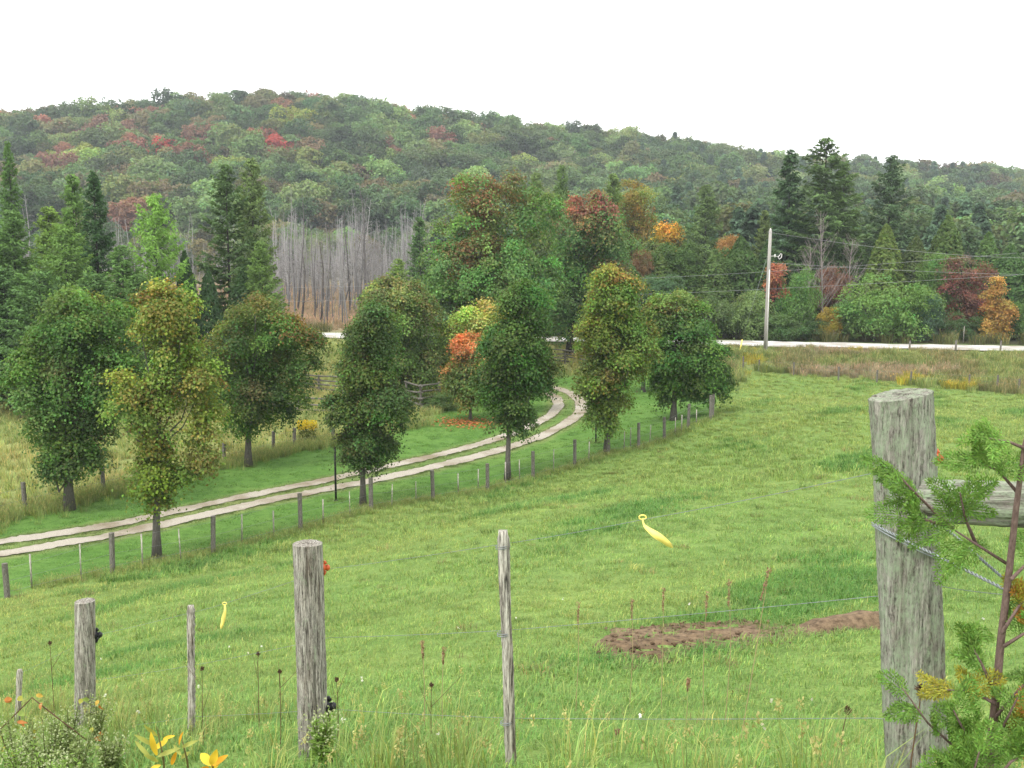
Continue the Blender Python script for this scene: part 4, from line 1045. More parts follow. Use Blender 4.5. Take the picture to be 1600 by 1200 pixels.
# ------------------------------------------------------------------ grass and weeds
def tuft(seed, n, ln, spread, wid, lean=0.5, seedheads=0):
    g = np.random.default_rng(seed); b = MB()
    a = g.uniform(0, 6.28, n); rr = spread * np.sqrt(g.random(n))
    o = np.stack([rr * np.cos(a), rr * np.sin(a), np.full(n, -0.01)], 1)
    a2 = a + g.normal(size=n) * 1.0
    dr = np.stack([np.cos(a2), np.sin(a2), 0 * a2], 1)
    L = ln * (0.45 + 0.75 * g.random(n)); le = lean * (0.3 + g.random(n))
    mid = o + dr * (L * le * 0.35)[:, None]; mid[:, 2] += L * 0.6
    tip = o + dr * (L * le * 1.0)[:, None]; tip[:, 2] += L * np.clip(1.05 - 0.45 * le, 0.3, 1.05)
    side = np.stack([-np.sin(a2 + 0.6), np.cos(a2 + 0.6), 0 * a2], 1) * (wid * (0.7 + 0.6 * g.random(n)))[:, None]
    v = np.stack([o - side, o + side, mid + side * 0.8, mid - side * 0.8, tip + side * 0.08, tip - side * 0.08], 1).reshape(-1, 3)
    k0 = np.arange(n)[:, None] * 6
    f = np.vstack([k0 + [0, 1, 2, 3], k0 + [3, 2, 4, 5]])
    dry = g.random(n) < 0.2
    c = np.clip((1 + 0.2 * g.normal(size=(n, 1))) * (1 + 0.05 * g.normal(size=(n, 3))), 0.5, 1.7)
    c[dry] *= np.array([1.7, 1.25, 1.35])
    b.add(v, f, np.repeat(c, 6, 0))
    for q in range(seedheads):
        j = g.integers(n); P = tip[j] + np.c_[0.01 * g.normal(size=(14, 2)), np.linspace(-0.10, 0.06, 14) * ln]
        b.leaves(P, unit(g.normal(size=(14, 3))), np.tile([0.2, 0.1, 1.0], (14, 1)), 0.05 * ln, 0.03 * ln, np.tile([1.7, 1.2, 1.5], (14, 1)))
    return proto_obj('grass_tuft_kind', b.mesh('grass_tuft_kind', M['blade']))
T_short = [tuft(600 + q, 50, 0.068, 0.16, 0.0028, 1.0) for q in range(4)]
T_mid = [tuft(610 + q, 46, 0.17, 0.22, 0.0055, 0.8) for q in range(3)]
T_tall = [tuft(620 + q, 34, 0.42, 0.13, 0.0034, 0.55, 3) for q in range(3)]
T_weed = [tuft(630 + q, 60, 0.75, 0.4, 0.014, 0.5, 5) for q in range(3)]
T_lawn = [tuft(640 + q, 50, 0.06, 0.25, 0.006, 0.9) for q in range(2)]
g = np.random.default_rng(99)
def in_view(x, y, m=1.12):
    return abs(x) < y * 0.51 * m + 1.0
DIRT = np.array([G(u0, v0)[:2] for u0, v0 in [(922, 1002), (960, 984), (1000, 984), (1050, 974), (1090, 978), (1150, 972), (1210, 976), (1250, 986), (1225, 1006), (1180, 1006), (1140, 1022), (1090, 1022), (1060, 1034), (1020, 1036), (985, 1050), (945, 1028)]])
def sample(y0, y1, dens, test):
    m = int((y1 ** 2 - y0 ** 2) / 2 * 1.15 * dens + 8 * dens)
    y = np.sqrt(g.uniform(y0 ** 2, y1 ** 2, m)); x = g.uniform(-0.6, 0.6, m) * y + g.uniform(-1, 1, m)
    k2 = test(x, y); return x[k2], y[k2]
def is_pasture(x, y):
    a, b2, c2, f2, _ = zones(x, y)
    ok = (a < 0.3) & (b2 < 0.5) & (c2 < 0.7) & (f2 < 0.1)
    return ok & (sgn_dist(x, y, DIRT) < 0.03)
P_, S_, T_, I_ = [], [], [], []
for y0, y1, dens, s0, lo in [(1.5, 7, 70, 0.85, 0), (7, 14, 50, 1.0, 0), (14, 26, 22, 1.3, 0), (26, 48, 10, 1.0, 4), (48, 78, 5, 1.2, 4)]:
    x, y = sample(y0, y1, dens, is_pasture)
    pp = np.c_[x, y, Hs(x, y)]
    patch = wob(pp * [1, 1, 0] / 1.1, 1.0, 3); patch2 = wob(pp * [1, 1, 0] / 5.0, 1.0, 0)
    s = s0 * (0.65 + 0.5 * g.random(len(x))) * (1 + 0.6 * np.clip(patch, -0.3, 1))
    t = COL['pasture'] * (1 + 0.10 * g.normal(size=(len(x), 1))) * (1 + np.c_[0.26 * patch2, 0.08 * patch2, 0.14 * patch2]) * (1 + 0.16 * wob(pp * [1, 1, 0] / 0.45, 1.0, 2)[:, None])
    t = t * np.where(patch[:, None] > 0.55, [[0.55, 0.76, 0.62]], [[1.0, 1.0, 1.0]])
    ii = g.integers(0, 4, len(x)) if lo == 0 else 4 + g.integers(0, 3, len(x))
    P_.append(pp); S_.append(s); T_.append(t); I_.append(ii)
P_, S_, T_, I_ = np.vstack(P_), np.concatenate(S_), np.vstack(T_), np.concatenate(I_)
scatter('pasture_grass', P_, S_, T_ * 1.48, T_short + T_mid, I_, 'short grazed yellow green grass covering the sloping pasture', 'grass')
# long unmown fringe along the wire fences and at the viewer's feet
P_, S_, T_, I_ = [], [], [], []
def along(line, n, w):
    line = np.asarray(line)[:, :2]; t = np.concatenate([[0], np.cumsum(np.linalg.norm(np.diff(line, axis=0), axis=1))])
    s = g.uniform(0, t[-1], n)
    return np.stack([np.interp(s, t, line[:, a]) for a in (0, 1)], 1) + g.normal(size=(n, 2)) * w
near_line = np.array([(3.1, 0.75), (1.08, 2.8), (-0.99, 4.9), (-3.14, 7.4), (-4.4, 8.8), (-8.5, 13)])
for line, n, w, s0, s1 in [(fence_w[1:], 1300, 0.28, 0.35, 0.75), (lm_w, 1300, 0.5, 0.8, 1.4), (near_line, 230, 0.45, 0.3, 0.75)]:
    xy = along(line, n, w); pp = np.c_[xy, Hs(xy[:, 0], xy[:, 1])]
    P_.append(pp); S_.append(g.uniform(s0, s1, n)); I_.append(g.integers(0, 3, n))
    T_.append(np.array([0.135, 0.18, 0.055]) * (1 + 0.2 * g.normal(size=(n, 1))).clip(0.5, 1.6))
for u0, v0 in [(108, 797), (245, 875), (388, 728), (567, 791), (793, 751), (948, 709), (1052, 657), (525, 783), (931, 692), (735, 656)]:
    p0 = G(u0, v0); n = 26; a0 = g.uniform(0, 6.28, n); r0 = g.uniform(0.15, 0.4, n); xy = np.stack([p0[0] + r0 * np.cos(a0), p0[1] + r0 * np.sin(a0)], 1)
    P_.append(np.c_[xy, Hs(xy[:, 0], xy[:, 1])]); S_.append(g.uniform(0.2, 0.5, n)); I_.append(g.integers(0, 3, n)); T_.append(np.tile([0.09, 0.14, 0.04], (n, 1)))
scatter('fringe_grass', np.vstack(P_), np.concatenate(S_), np.vstack(T_) * 1.6, T_tall, np.concatenate(I_), 'long unmown grass fringing the fence lines', 'grass')
# meadow
x, y = sample(30, 92, 3.2, lambda x, y: (zones(x, y)[1] > 0.55) & (y < road_y(x) - 4))
pp = np.c_[x, y, Hs(x, y)]; dr = wob(pp * [1, 1, 0] / 4.0, 1.0, 2)[:, None]
scatter('meadow_grass', pp, g.uniform(0.35, 0.75, len(x)), COL['meadow'] * (1 + 0.15 * g.normal(size=(len(x), 1))) * (1 + np.c_[0.22 * dr, 0.06 * dr, 0.15 * dr]) * 1.6, T_weed, g.integers(0, 3, len(x)),
        'tall tan and green meadow grass beyond the left fence', 'grass')
# rough bank below the road
x, y = sample(48, 95, 5.0, lambda x, y: (zones(x, y)[2] > 0.5) & (y < road_y(x) - 2.7) & (x > 8))
pp = np.c_[x, y, Hs(x, y)]; dr = wob(pp * [1, 1, 0] / 3.0, 1.0, 1); dr2 = wob(pp * [1, 1, 0] / 6.0, 1.0, 3)
bt = np.tile(np.array([0.150, 0.195, 0.065]), (len(x), 1))
bt[dr > 0.35] = (0.145, 0.155, 0.065); bt[(dr2 > 0.65)] = (0.20, 0.18, 0.11)
lowband = sgn_dist(x, y, bank_poly) < 3.0
gold = lowband & (dr < -0.05) & (x < 36) & (x > 17)
bt[gold] = (0.24, 0.23, 0.035)
vg = (road_y(x) - y < 6.0)
scatter('bank_weeds', pp, g.uniform(0.5, 1.0, len(x)) * np.where(vg, 0.62, 1.0), bt * (1 + 0.15 * g.normal(size=(len(x), 1))) * 1.55, T_weed, g.integers(0, 3, len(x)), 'rough brownish weeds and goldenrod on the bank below the road', 'weeds')
# verge beyond the road and swamp sedge
x, y = sample(80, 210, 0.55, lambda x, y: (y > road_y(x) + 3.6) & ((x / y * F < -80) | (y < road_y(x) + 7)))
sw = (x / y * F < -80) & (y > road_y(x) + 7)
bt = np.where(sw[:, None], [[0.28, 0.232, 0.145]], [[0.12, 0.135, 0.05]]) * (1 + 0.18 * g.normal(size=(len(x), 1)))
scatter('swamp_sedge', np.c_[x, y, Hs(x, y)], g.uniform(1.0, 1.7, len(x)), bt * 1.1, T_weed, g.integers(0, 3, len(x)), 'tan sedge and verge grass along the far side of the road', 'grass')
# mown lawn: low sward, and the green strip between the wheel tracks
x, y = sample(26, 76, 5.0, lambda x, y: zones(x, y)[0] > 0.6)
tr_a = np.array([p[:2] for p in track_a]); tr_b = np.array([p[:2] for p in track_b])
da, db = line_dist(x, y, tr_a), line_dist(x, y, tr_b)
rg = g.random(len(x)) * 0.16
ok = (da > 0.28 + rg) & (db > 0.25 + rg)
x, y, da, db = x[ok], y[ok], da[ok], db[ok]
bt = ground_col(x, y)
bt = bt * [0.95, 1.0, 0.9] * (1 + 0.10 * g.normal(size=(len(x), 1)))
scatter('lawn_grass', np.c_[x, y, Hs(x, y)], g.uniform(0.8, 1.3, len(x)), bt * 1.35, T_lawn, g.integers(0, 2, len(x)), 'short mown green lawn on both sides of the driveway', 'grass')
xy = np.vstack([along(tr_a[1:], 2600, 0.0), along(tr_b[1:], 2600, 0.0)]); off2 = g.choice([-1, 1], len(xy)) * g.normal(0.39, 0.07, len(xy)); th = g.uniform(0, 6.28, len(xy))
xy = xy + np.stack([off2 * 0.55, -off2 * 0.85], 1) * 1.0
scatter('track_edge_grass', np.c_[xy, Hs(xy[:, 0], xy[:, 1])], g.uniform(0.35, 0.8, len(xy)), np.array([0.10, 0.155, 0.04]) * g.uniform(0.9, 1.5, (len(xy), 1)), T_lawn, g.integers(0, 2, len(xy)), 'ragged grass creeping over the edges of the wheel tracks', 'grass')
# coarser weeds and dung-fed tufts dotted over the grazed pasture
x, y = sample(5, 72, 1.1, is_pasture); kk = g.random(len(x)); br = np.array([[0.085, 0.135, 0.035], [0.15, 0.14, 0.06], [0.20, 0.24, 0.07]])[np.where(kk < 0.5, 0, np.where(kk < 0.72, 1, 2))]
scatter('pasture_tufts', np.c_[x, y, Hs(x, y)], g.uniform(0.35, 0.8, len(x)) * np.where(y < 20, 0.75, 1.2), br * 1.35 * (1 + 0.15 * g.normal(size=(len(x), 1))), T_mid, g.integers(0, 3, len(x)), 'coarser dark and straw coloured tufts dotted over the pasture', 'grass')
# fallen leaves under the small maple
p0 = G(728, 661); n = 360
xx = p0[0] + g.normal(size=n) * 1.0; yy = p0[1] + g.normal(size=n) * 0.9
b = MB(); b.leaves(np.c_[xx, yy, Hs(xx, yy) + 0.05], unit(np.c_[0.35 * g.normal(size=(n, 2)), np.ones(n)]), g.normal(size=(n, 3)), 0.16, 0.13, vary(n, (0.45, 0.17, 0.07), 0.2, 0.1, g))
tag(b.build('fallen_leaves', M['leaf']), 'orange red fallen leaves on the lawn under the small maple', 'leaves', kind='stuff')

# ------------------------------------------------------------------ bare earth in the pasture
def patch(name, poly, lift, mat, n=90, bump=0.022):
    poly = np.asarray(poly); lo, hi = poly.min(0) - 0.1, poly.max(0) + 0.1
    xs, ys2 = np.linspace(lo[0], hi[0], n * 2), np.linspace(lo[1], hi[1], n)
    X, Y = np.meshgrid(xs, ys2); sd = sgn_dist(X.ravel(), Y.ravel(), poly) + 0.09 * wob(np.c_[X.ravel(), Y.ravel(), 0 * X.ravel()], 4.0, 1) + 0.05 * wob(np.c_[X.ravel(), Y.ravel(), 0 * X.ravel()], 17.0, 3)
    Z = Hs(X.ravel(), Y.ravel()) + np.clip(sd * 0.5, -0.06, lift) + bump * np.clip(sd * 4, 0, 1) * wob(np.c_[X.ravel(), Y.ravel(), 0 * X.ravel()], 13.0, 2)
    i, j = np.meshgrid(np.arange(n - 1), np.arange(2 * n - 1), indexing='ij'); i, j = i.ravel(), j.ravel()
    f = np.stack([i * 2 * n + j, i * 2 * n + j + 1, (i + 1) * 2 * n + j + 1, (i + 1) * 2 * n + j], 1)
    f = f[(sd[f] > -0.06).all(1)]
    b = MB(); b.add(np.c_[X.ravel(), Y.ravel(), Z], f)
    return b.build(name, mat, smooth=True)
tag(patch('bare_earth_patch', DIRT, 0.012, M['dirt']), kind='structure')
# turned sod bank: a low worn lip of soil running to the big post
lip = np.array([G(uu, vv) for uu, vv in [(1215, 995), (1250, 990), (1300, 985), (1350, 980), (1400, 975), (1450, 970)]])
q = np.linspace(0, 1, 50); t0 = np.linspace(0, 1, len(lip))
cx, cyy = np.interp(q, t0, lip[:, 0]), np.interp(q, t0, lip[:, 1])
prof = [(-0.22, -0.03), (-0.14, 0.05), (-0.10, 0.13), (-0.02, 0.165), (0.12, 0.15), (0.30, 0.07), (0.5, -0.03)]
V = []
for a in range(50):
    hgt = np.interp(q[a], [0, 0.18, 0.3, 0.6, 0.9, 1], [0.0, 0.15, 0.75, 1.0, 0.9, 0.1])
    for oy, oz in prof:
        w2 = 0.03 * wob(np.array([[q[a] * 9, oy * 9, 0]]), 1.6, 2)[0]
        V.append((cx[a] + 0.3 * w2, cyy[a] + oy + w2, float(Hs(cx[a], cyy[a] + oy)[0]) + oz * hgt + 0.5 * w2 * (oz > 0)))
i, j = np.meshgrid(np.arange(49), np.arange(6), indexing='ij'); i, j = i.ravel(), j.ravel()
b = MB(); b.add(V, np.stack([i * 7 + j, i * 7 + j + 1, (i + 1) * 7 + j + 1, (i + 1) * 7 + j], 1)[:, ::-1])
tag(b.build('earth_bank', M['dirt'], smooth=True), kind='structure')

g = np.random.default_rng(321)
xx = g.uniform(DIRT[:, 0].min(), DIRT[:, 0].max(), 900); yy = g.uniform(DIRT[:, 1].min(), DIRT[:, 1].max(), 900)
ins = sgn_dist(xx, yy, DIRT) > -0.08; xx, yy = xx[ins][:330], yy[ins][:330]; b = MB()
for x0, y0 in zip(xx, yy):
    s = 0.008 + 0.028 * g.random() ** 3; c = np.array([x0, y0, float(Hs(x0, y0)[0]) + 0.012 + s * 0.3]); a = g.uniform(0, 6.28); th = np.arange(6) * 1.047 + a
    V = [c + [0, 0, s * g.uniform(0.5, 0.9)]] + [c + [s * math.cos(q3) * g.uniform(0.7, 1.2), s * math.sin(q3) * g.uniform(0.7, 1.2), s * 0.15 * g.normal()] for q3 in th] + [c - [0, 0, s]]
    b.add(V, [[0, 1, 2, 3], [0, 3, 4, 5], [0, 5, 6, 1], [7, 3, 2, 1], [7, 5, 4, 3], [7, 1, 6, 5]])
tag(b.build('soil_clods', M['dirt']), 'brown clods of soil strewn over the bare earth', 'soil', kind='stuff')
n = 130; xx = g.uniform(DIRT[:, 0].min() - 0.1, DIRT[:, 0].max() + 0.5, n); yy = g.uniform(DIRT[:, 1].min(), DIRT[:, 1].max(), n)
sd = sgn_dist(xx, yy, DIRT); ok = (sd > -0.1) & ((sd < 0.10) | (g.random(n) < 0.3)); lx = along(lip, 90, 0.0); xx, yy = np.r_[xx[ok], lx[:, 0]], np.r_[yy[ok], lx[:, 1] + g.choice([-0.24, 0.12, 0.3, 0.4], 90) + 0.04 * g.normal(size=90)]
scatter('edge_grass', np.c_[xx, yy, Hs(xx, yy)], g.uniform(0.5, 1.2, len(xx)), np.tile(COL['pasture'] * [0.8, 1.0, 0.9], (len(xx), 1)) * g.uniform(0.9, 1.5, (len(xx), 1)), T_short, g.integers(0, 4, len(xx)), 'grass tufts creeping into the edge of the bare earth', 'grass')

# ------------------------------------------------------------------ posts and wires
def post_mb(base, top, r, seed, sides=56, rings=90, grooves=16, depth=0.09, slant=0.0, taper=1.0, split=None):
    """weathered round post: drying cracks run up its sides; slant tips the sawn top"""
    g = np.random.default_rng(seed); b = MB()
    base, top = np.asarray(base, float), np.asarray(top, float)
    t = np.linspace(0, 1, rings); th = np.linspace(0, 2 * np.pi, sides, endpoint=False)
    TT, TH = np.meshgrid(t, th, indexing='ij')
    rad = np.ones_like(TT) * (1 + (taper - 1) * TT)
    rad += 0.035 * np.sin(TH * 2 + 1.0 + seed) + 0.02 * np.sin(TH * 3 + TT * 3) + 0.012 * np.sin(TT * 17 + TH)
    hgt = np.linalg.norm(top - base)
    for q in range(grooves):
        a0 = g.uniform(0, 6.28); dr = g.normal() * 0.25; c0, ln = g.random(), g.uniform(0.15, 0.6)
        wd = g.uniform(0.04, 0.10)
        dd = (TH - a0 - dr * (TT - c0) - 0.05 * np.sin(TT * 14 + q) + np.pi) % (2 * np.pi) - np.pi
        rad -= depth * g.uniform(0.4, 1) * np.exp(-(dd / wd) ** 2) * np.clip(1.3 - abs(TT - c0) / ln, 0, 1)
    if split is not None:
        for (a0, t0s, t1s, dpt, wd) in split:
            dd = (TH - a0 - 0.06 * np.sin(TT * 9) + np.pi) % (2 * np.pi) - np.pi
            rad -= dpt * np.exp(-(dd / wd) ** 2) * np.clip((TT - t0s) * 12, 0, 1) * np.clip((t1s - TT) * 12, 0, 1)
    rad += 0.012 * g.normal(size=rad.shape)
    P = base[None, None] + (top - base)[None, None] * TT[..., None]
    x = np.cos(TH) * rad * r; yv = np.sin(TH) * rad * r
    P[..., 0] += x; P[..., 1] += yv
    P[..., 2] += slant * x * TT ** 6
    i, j = np.meshgrid(np.arange(rings - 1), np.arange(sides), indexing='ij'); i, j = i.ravel(), j.ravel(); j2 = (j + 1) % sides
    f = np.stack([i * sides + j, i * sides + j2, (i + 1) * sides + j2, (i + 1) * sides + j], 1)
    b.add(P.reshape(-1, 3), f)
    # sawn, weathered end grain in rings
    rr = [1.0, 0.9, 0.6, 0.3, 0.02]; E = []
    for w2 in rr:
        e = top + np.stack([x[-1] * w2, yv[-1] * w2, slant * x[-1] * w2 + 0.010 * r / 0.08 * (1 - w2) * 0 + (0.0 if w2 == 1 else 0.003 + 0.0012 * g.normal(size=sides))], 1)
        E.append(e)
    E = np.array(E)
    i, j = np.meshgrid(np.arange(4), np.arange(sides), indexing='ij'); i, j = i.ravel(), j.ravel(); j2 = (j + 1) % sides
    b.add(E.reshape(-1, 3), np.stack([i * sides + j, i * sides + j2, (i + 1) * sides + j2, (i + 1) * sides + j], 1))
    return b
def lath_mb(base, top, w, th, seed, notch=False):
    g = np.random.default_rng(seed); n = 60; t = np.linspace(0, 1, n)
    base, top = np.asarray(base, float), np.asarray(top, float)
    P = base + (top - base) * t[:, None]
    wl = w * (1 + 0.08 * np.sin(t * 9) + 0.04 * g.normal(size=n)); wr = w * (1 + 0.06 * np.sin(t * 13 + 2) + 0.04 * g.normal(size=n))
    if notch: wr = wr * (1 + 0.22 * (np.arange(n) % 3 == 0))
    wl[-2:] *= 0.8; wr[-2:] *= 0.75
    V = []
    for a in range(n):
        V += [P[a] + [-wl[a] / 2, -th / 2, 0], P[a] + [wr[a] / 2, -th / 2, 0], P[a] + [wr[a] / 2, th / 2, 0], P[a] + [-wl[a] / 2, th / 2, 0]]
    i, j = np.meshgrid(np.arange(n - 1), np.arange(4), indexing='ij'); i, j = i.ravel(), j.ravel(); j2 = (j + 1) % 4
    f = np.vstack([np.stack([i * 4 + j, i * 4 + j2, (i + 1) * 4 + j2, (i + 1) * 4 + j], 1), [[(n - 1) * 4, (n - 1) * 4 + 1, (n - 1) * 4 + 2, (n - 1) * 4 + 3]]])
    b = MB(); b.add(V, f); return b
def insulator(parent, p, mat, r=0.016, d=(1, 0.15, 0)):
    d = np.asarray(d, float) / np.linalg.norm(d); p = np.asarray(p, float); b = MB()
    b.tube([p - d * r * 1.6, p - d * r * 0.2, p, p + d * r * 0.5, p + d * r * 0.6, p + d * r * 1.4], [r * 1.5, r * 1.4, r * 0.8, r * 0.8, r * 1.1, r * 0.55], 14)
    b.tube([p + [0, 0, r * 1.2] + d * r * 0.2, p + [0, 0, r * 2.1] - d * r * 0.2], [r * 0.5, r * 0.35], 8)
    b.tube([p - [0, 0, r * 1.0], p - [0, 0, r * 2.3] - d * r * 0.4], [r * 0.5, r * 0.3], 8)
    return b.build('insulator', M[mat], parent, True)
def wire_mb(pts, r, sag=0.0, n=10, b=None):
    b = b or MB(); pts = [np.asarray(p, float) for p in pts]; out = []
    for a, c in zip(pts[:-1], pts[1:]):
        for t in np.linspace(0, 1, n)[:-1]:
            q = a + (c - a) * t; q = q - [0, 0, sag * 4 * t * (1 - t)]; out.append(q)
    out.append(pts[-1]); b.tube(out, r, 6); return b

fence = empty('wire_fence', (0, 4.9, h1(0, 4.9)))
off = np.array(fence.location)
def put(o):
    o.parent = fence; o.location = tuple(-off); return o
def gpt(u, d):
    x = at_y(u, 1000, d)[0]; return np.array([x, d, h1(x, d)])
# three round posts
b3 = at_y(1437, 1281, 2.8); b3[2] = h1(b3[0], b3[1]) - 0.1; t3 = at_y(1407, 617, 2.8)
p3 = put(post_mb(b3, t3, 0.089, 31, 72, 130, 34, 0.06, slant=0.17, taper=0.95, split=[(4.55, 0.55, 1.2, 0.10, 0.05), (5.3, 0.1, 0.62, 0.14, 0.10), (3.95, -0.2, 0.5, 0.09, 0.06)]).build('post', M['post'], None, True))
p3['label'] = 'thick lichen covered round post with slanted top'
b2 = at_y(491, 1240, 4.9); b2[2] = h1(b2[0], b2[1]) - 0.1; t2 = at_y(481, 849, 4.9)
p2 = put(post_mb(b2, t2, 0.074, 32, 64, 110, 26, 0.05, slant=0.0, taper=0.96, split=[(4.75, 0.5, 1.2, 0.16, 0.035), (5.25, 0.05, 0.55, 0.2, 0.07)]).build('post', M['post2'], None, True))
p2['label'] = 'grey round post with a long drying crack'
b1 = at_y(133, 1175, 7.4); b1[2] = h1(b1[0], b1[1]) - 0.1; t1 = at_y(133, 939, 7.4)
p1 = put(post_mb(b1, t1, 0.078, 33, 48, 80, 22, 0.06, slant=0.05, taper=0.95, split=[(5.2, -0.2, 0.7, 0.12, 0.12)]).build('post', M['post2'], None, True))
p1['label'] = 'short grey round post among pale weeds'
b4 = np.array([3.1, 0.75, h1(3.1, 0.75) - 0.1]); t4 = b4 + [0, 0, 1.2]
put(post_mb(b4, t4, 0.085, 34, 40, 50, 18, 0.06).build('post', M['post'], None, True))
for u0, v0, u1, d, w, sd, nt in [(786, 829, 800, 3.95, 0.046, 41, False), (298, 946, 303, 6.15, 0.040, 42, True), (31, 1046, 33, 8.7, 0.044, 43, False)]:
    bb = at_y(u1, 1250, d); bb[2] = h1(bb[0], d) - 0.08
    put(lath_mb(bb, at_y(u0, v0, d), w, 0.028, sd, nt).build('stake', M['lath']))
# horizontal brace log
c0, c1 = at_y(1447, 782, 2.68), np.array([3.08, 0.72, 0]); c1[2] = c0[2] + 0.36
rb = post_mb((0, 0, 0), (0, 0, np.linalg.norm(c1 - c0)), 0.058, 35, 48, 170, 46, 0.15)
lg = put(rb.build('brace_log', M['log'], None, True))
lg.rotation_mode = 'QUATERNION'; lg.rotation_quaternion = Vector(c1 - c0).to_track_quat('Z', 'Y'); lg.location = tuple(c0 - off)
lg['label'] = 'lichen covered horizontal log braced against the thick post'
# line wires
W = [[at_y(1600, 722, 2.45), at_y(1470, 716, 2.86), at_y(1365, 739, 2.93), at_y(1004, 812, 3.5), at_y(786, 850, 3.99), at_y(512, 889, 4.97), at_y(350, 943, 5.95), at_y(299, 957, 6.2), at_y(152, 992, 7.45), at_y(32, 1052, 8.75)],
     [at_y(1600, 931, 2.45), at_y(1470, 916, 2.86), at_y(1365, 932, 2.93), at_y(788, 985, 3.99), at_y(516, 996, 4.97), at_y(300, 1040, 6.2), at_y(152, 1062, 7.45)],
     [at_y(1440, 1123, 2.9), at_y(1365, 1122, 2.95), at_y(793, 1122, 3.99), at_y(520, 1108, 4.97), at_y(301, 1120, 6.2), at_y(152, 1140, 7.45)]]
W[0].insert(0, np.array([3.1, 0.85, W[0][0][2] + 0.5])); W[1].insert(0, np.array([3.1, 0.85, W[1][0][2] + 0.5]))
for w in W: put(wire_mb(w, 0.0010, 0.004).build('fence_wire', M['wire']))
# twisted brace wire round the thick post and the tie loops on the stake
def twist(a, c, r=0.0022, turns=26):
    a, c = np.asarray(a), np.asarray(c); n = 220; t = np.linspace(0, 1, n); ax = unit(c - a); s1 = unit(np.cross(ax, [0, 0.3, 1])); s2 = np.cross(ax, s1); b = MB()
    for phs in (0, np.pi):
        q = a + (c - a) * t[:, None] + 0.0026 * (np.cos(t * turns * 6.28 + phs)[:, None] * s1 + np.sin(t * turns * 6.28 + phs)[:, None] * s2)
        b.tube(q, r, 5)
    return b
put(twist(at_y(1366, 820, 2.73), at_y(1700, 985, 2.2)).build('brace_wire', M['wire']))
put(twist(at_y(1474, 822, 2.84), at_y(1690, 1010, 2.5)).build('brace_wire', M['wire']))
wr = MB(); th = np.linspace(np.pi * 0.95, np.pi * 2.05, 16); pc = at_y(1415, 835, 2.8)
for dz in (0.0, 0.007):
    wr.tube(np.stack([pc[0] + 0.094 * np.cos(th), 2.8 + 0.094 * np.sin(th), np.full(16, pc[2] + dz) + 0.045 * np.cos(th + 3.14) * 1.0 - 0.02], 1), 0.0022, 5)
put(wr.build('wire_wrap', M['wire']))
for w in W:
    p = min(w, key=lambda q3: abs(q3[1] - 3.99))
    lo = MB(); th = np.linspace(0, 6.28, 18)
    for dz in (-0.004, 0.004):
        lo.tube(np.stack([p[0] + 0.029 * np.cos(th), 3.955 + 0.022 * np.sin(th), p[2] + dz + 0.004 * np.cos(th)], 1), 0.0018, 5)
    put(lo.build('wire_tie', M['wire']))
for par, uv, d, mt, r in [(p3, (1464, 716), 2.84, 'orange', 0.0125), (p2, (508, 887), 4.93, 'orange', 0.017), (p2, (514, 1104), 4.93, 'black', 0.026), (p1, (152, 992), 7.43, 'black', 0.026)]:
    o = insulator(None, at_y(*uv, d), mt, r); o.parent = par
tag(fence, 'weathered post and wire fence with round posts and thin stakes across the foreground', 'fence')
# yellow plastic tape tied to the top wire
def tape(name, pts, w, label, d):
    b = MB(); P = np.array([at_y(uu, vv, d + dd) for uu, vv, dd in pts]); n = 24
    t = np.linspace(0, 1, len(P)); q = np.stack([np.interp(np.linspace(0, 1, n), t, P[:, a]) for a in range(3)], 1)
    for _ in range(3): q[1:-1] = (q[:-2] + 2 * q[1:-1] + q[2:]) / 4
    tan = unit(np.gradient(q, axis=0)); ang = 0.9 * np.sin(np.linspace(0.6, 5.2, n)) + 0.35
    s0 = unit(np.cross(tan, [0, 1, 0])); s = s0 * np.cos(ang)[:, None] * 1.0 + np.array([0, 1, 0]) * np.sin(ang)[:, None]
    ww = w * np.interp(np.linspace(0, 1, n), [0, 0.1, 0.3, 0.9, 1], [0.35, 0.7, 1.0, 0.95, 0.15]); V = []
    for a in range(n):
        for sg, th2 in ((-1, -1), (1, -1), (1, 1), (-1, 1)):
            V.append(q[a] + s[a] * sg * ww[a] / 2 + np.array([0, th2 * 0.0006, 0]))
    i, j = np.meshgrid(np.arange(n - 1), np.arange(4), indexing='ij'); i, j = i.ravel(), j.ravel(); j2 = (j + 1) % 4
    b.add(V, np.stack([i * 4 + j, i * 4 + j2, (i + 1) * 4 + j2, (i + 1) * 4 + j], 1))
    th = np.linspace(0, 6.28, 16); c = P[0]
    b.tube(np.stack([c[0] + 0.013 * np.cos(th), np.full(16, c[1]), c[2] + 0.004 + 0.008 * np.sin(th)], 1), 0.0028, 6)
    return tag(b.build(name, M['yellow'], None, False), label, 'ribbon')
tape('yellow_tape', [(1004, 810, 0), (1006, 822, -0.02), (1022, 834, -0.04), (1036, 843, -0.05), (1051, 856, -0.05)], 0.027, 'yellow plastic tape blowing sideways from the top wire in mid picture', 3.5)
tape('yellow_tape', [(351, 944, 0), (352, 952, -0.02), (350, 962, -0.03), (348, 972, -0.03), (345, 983, -0.03)], 0.026, 'yellow plastic tape hanging straight down near the notched stake', 5.95)

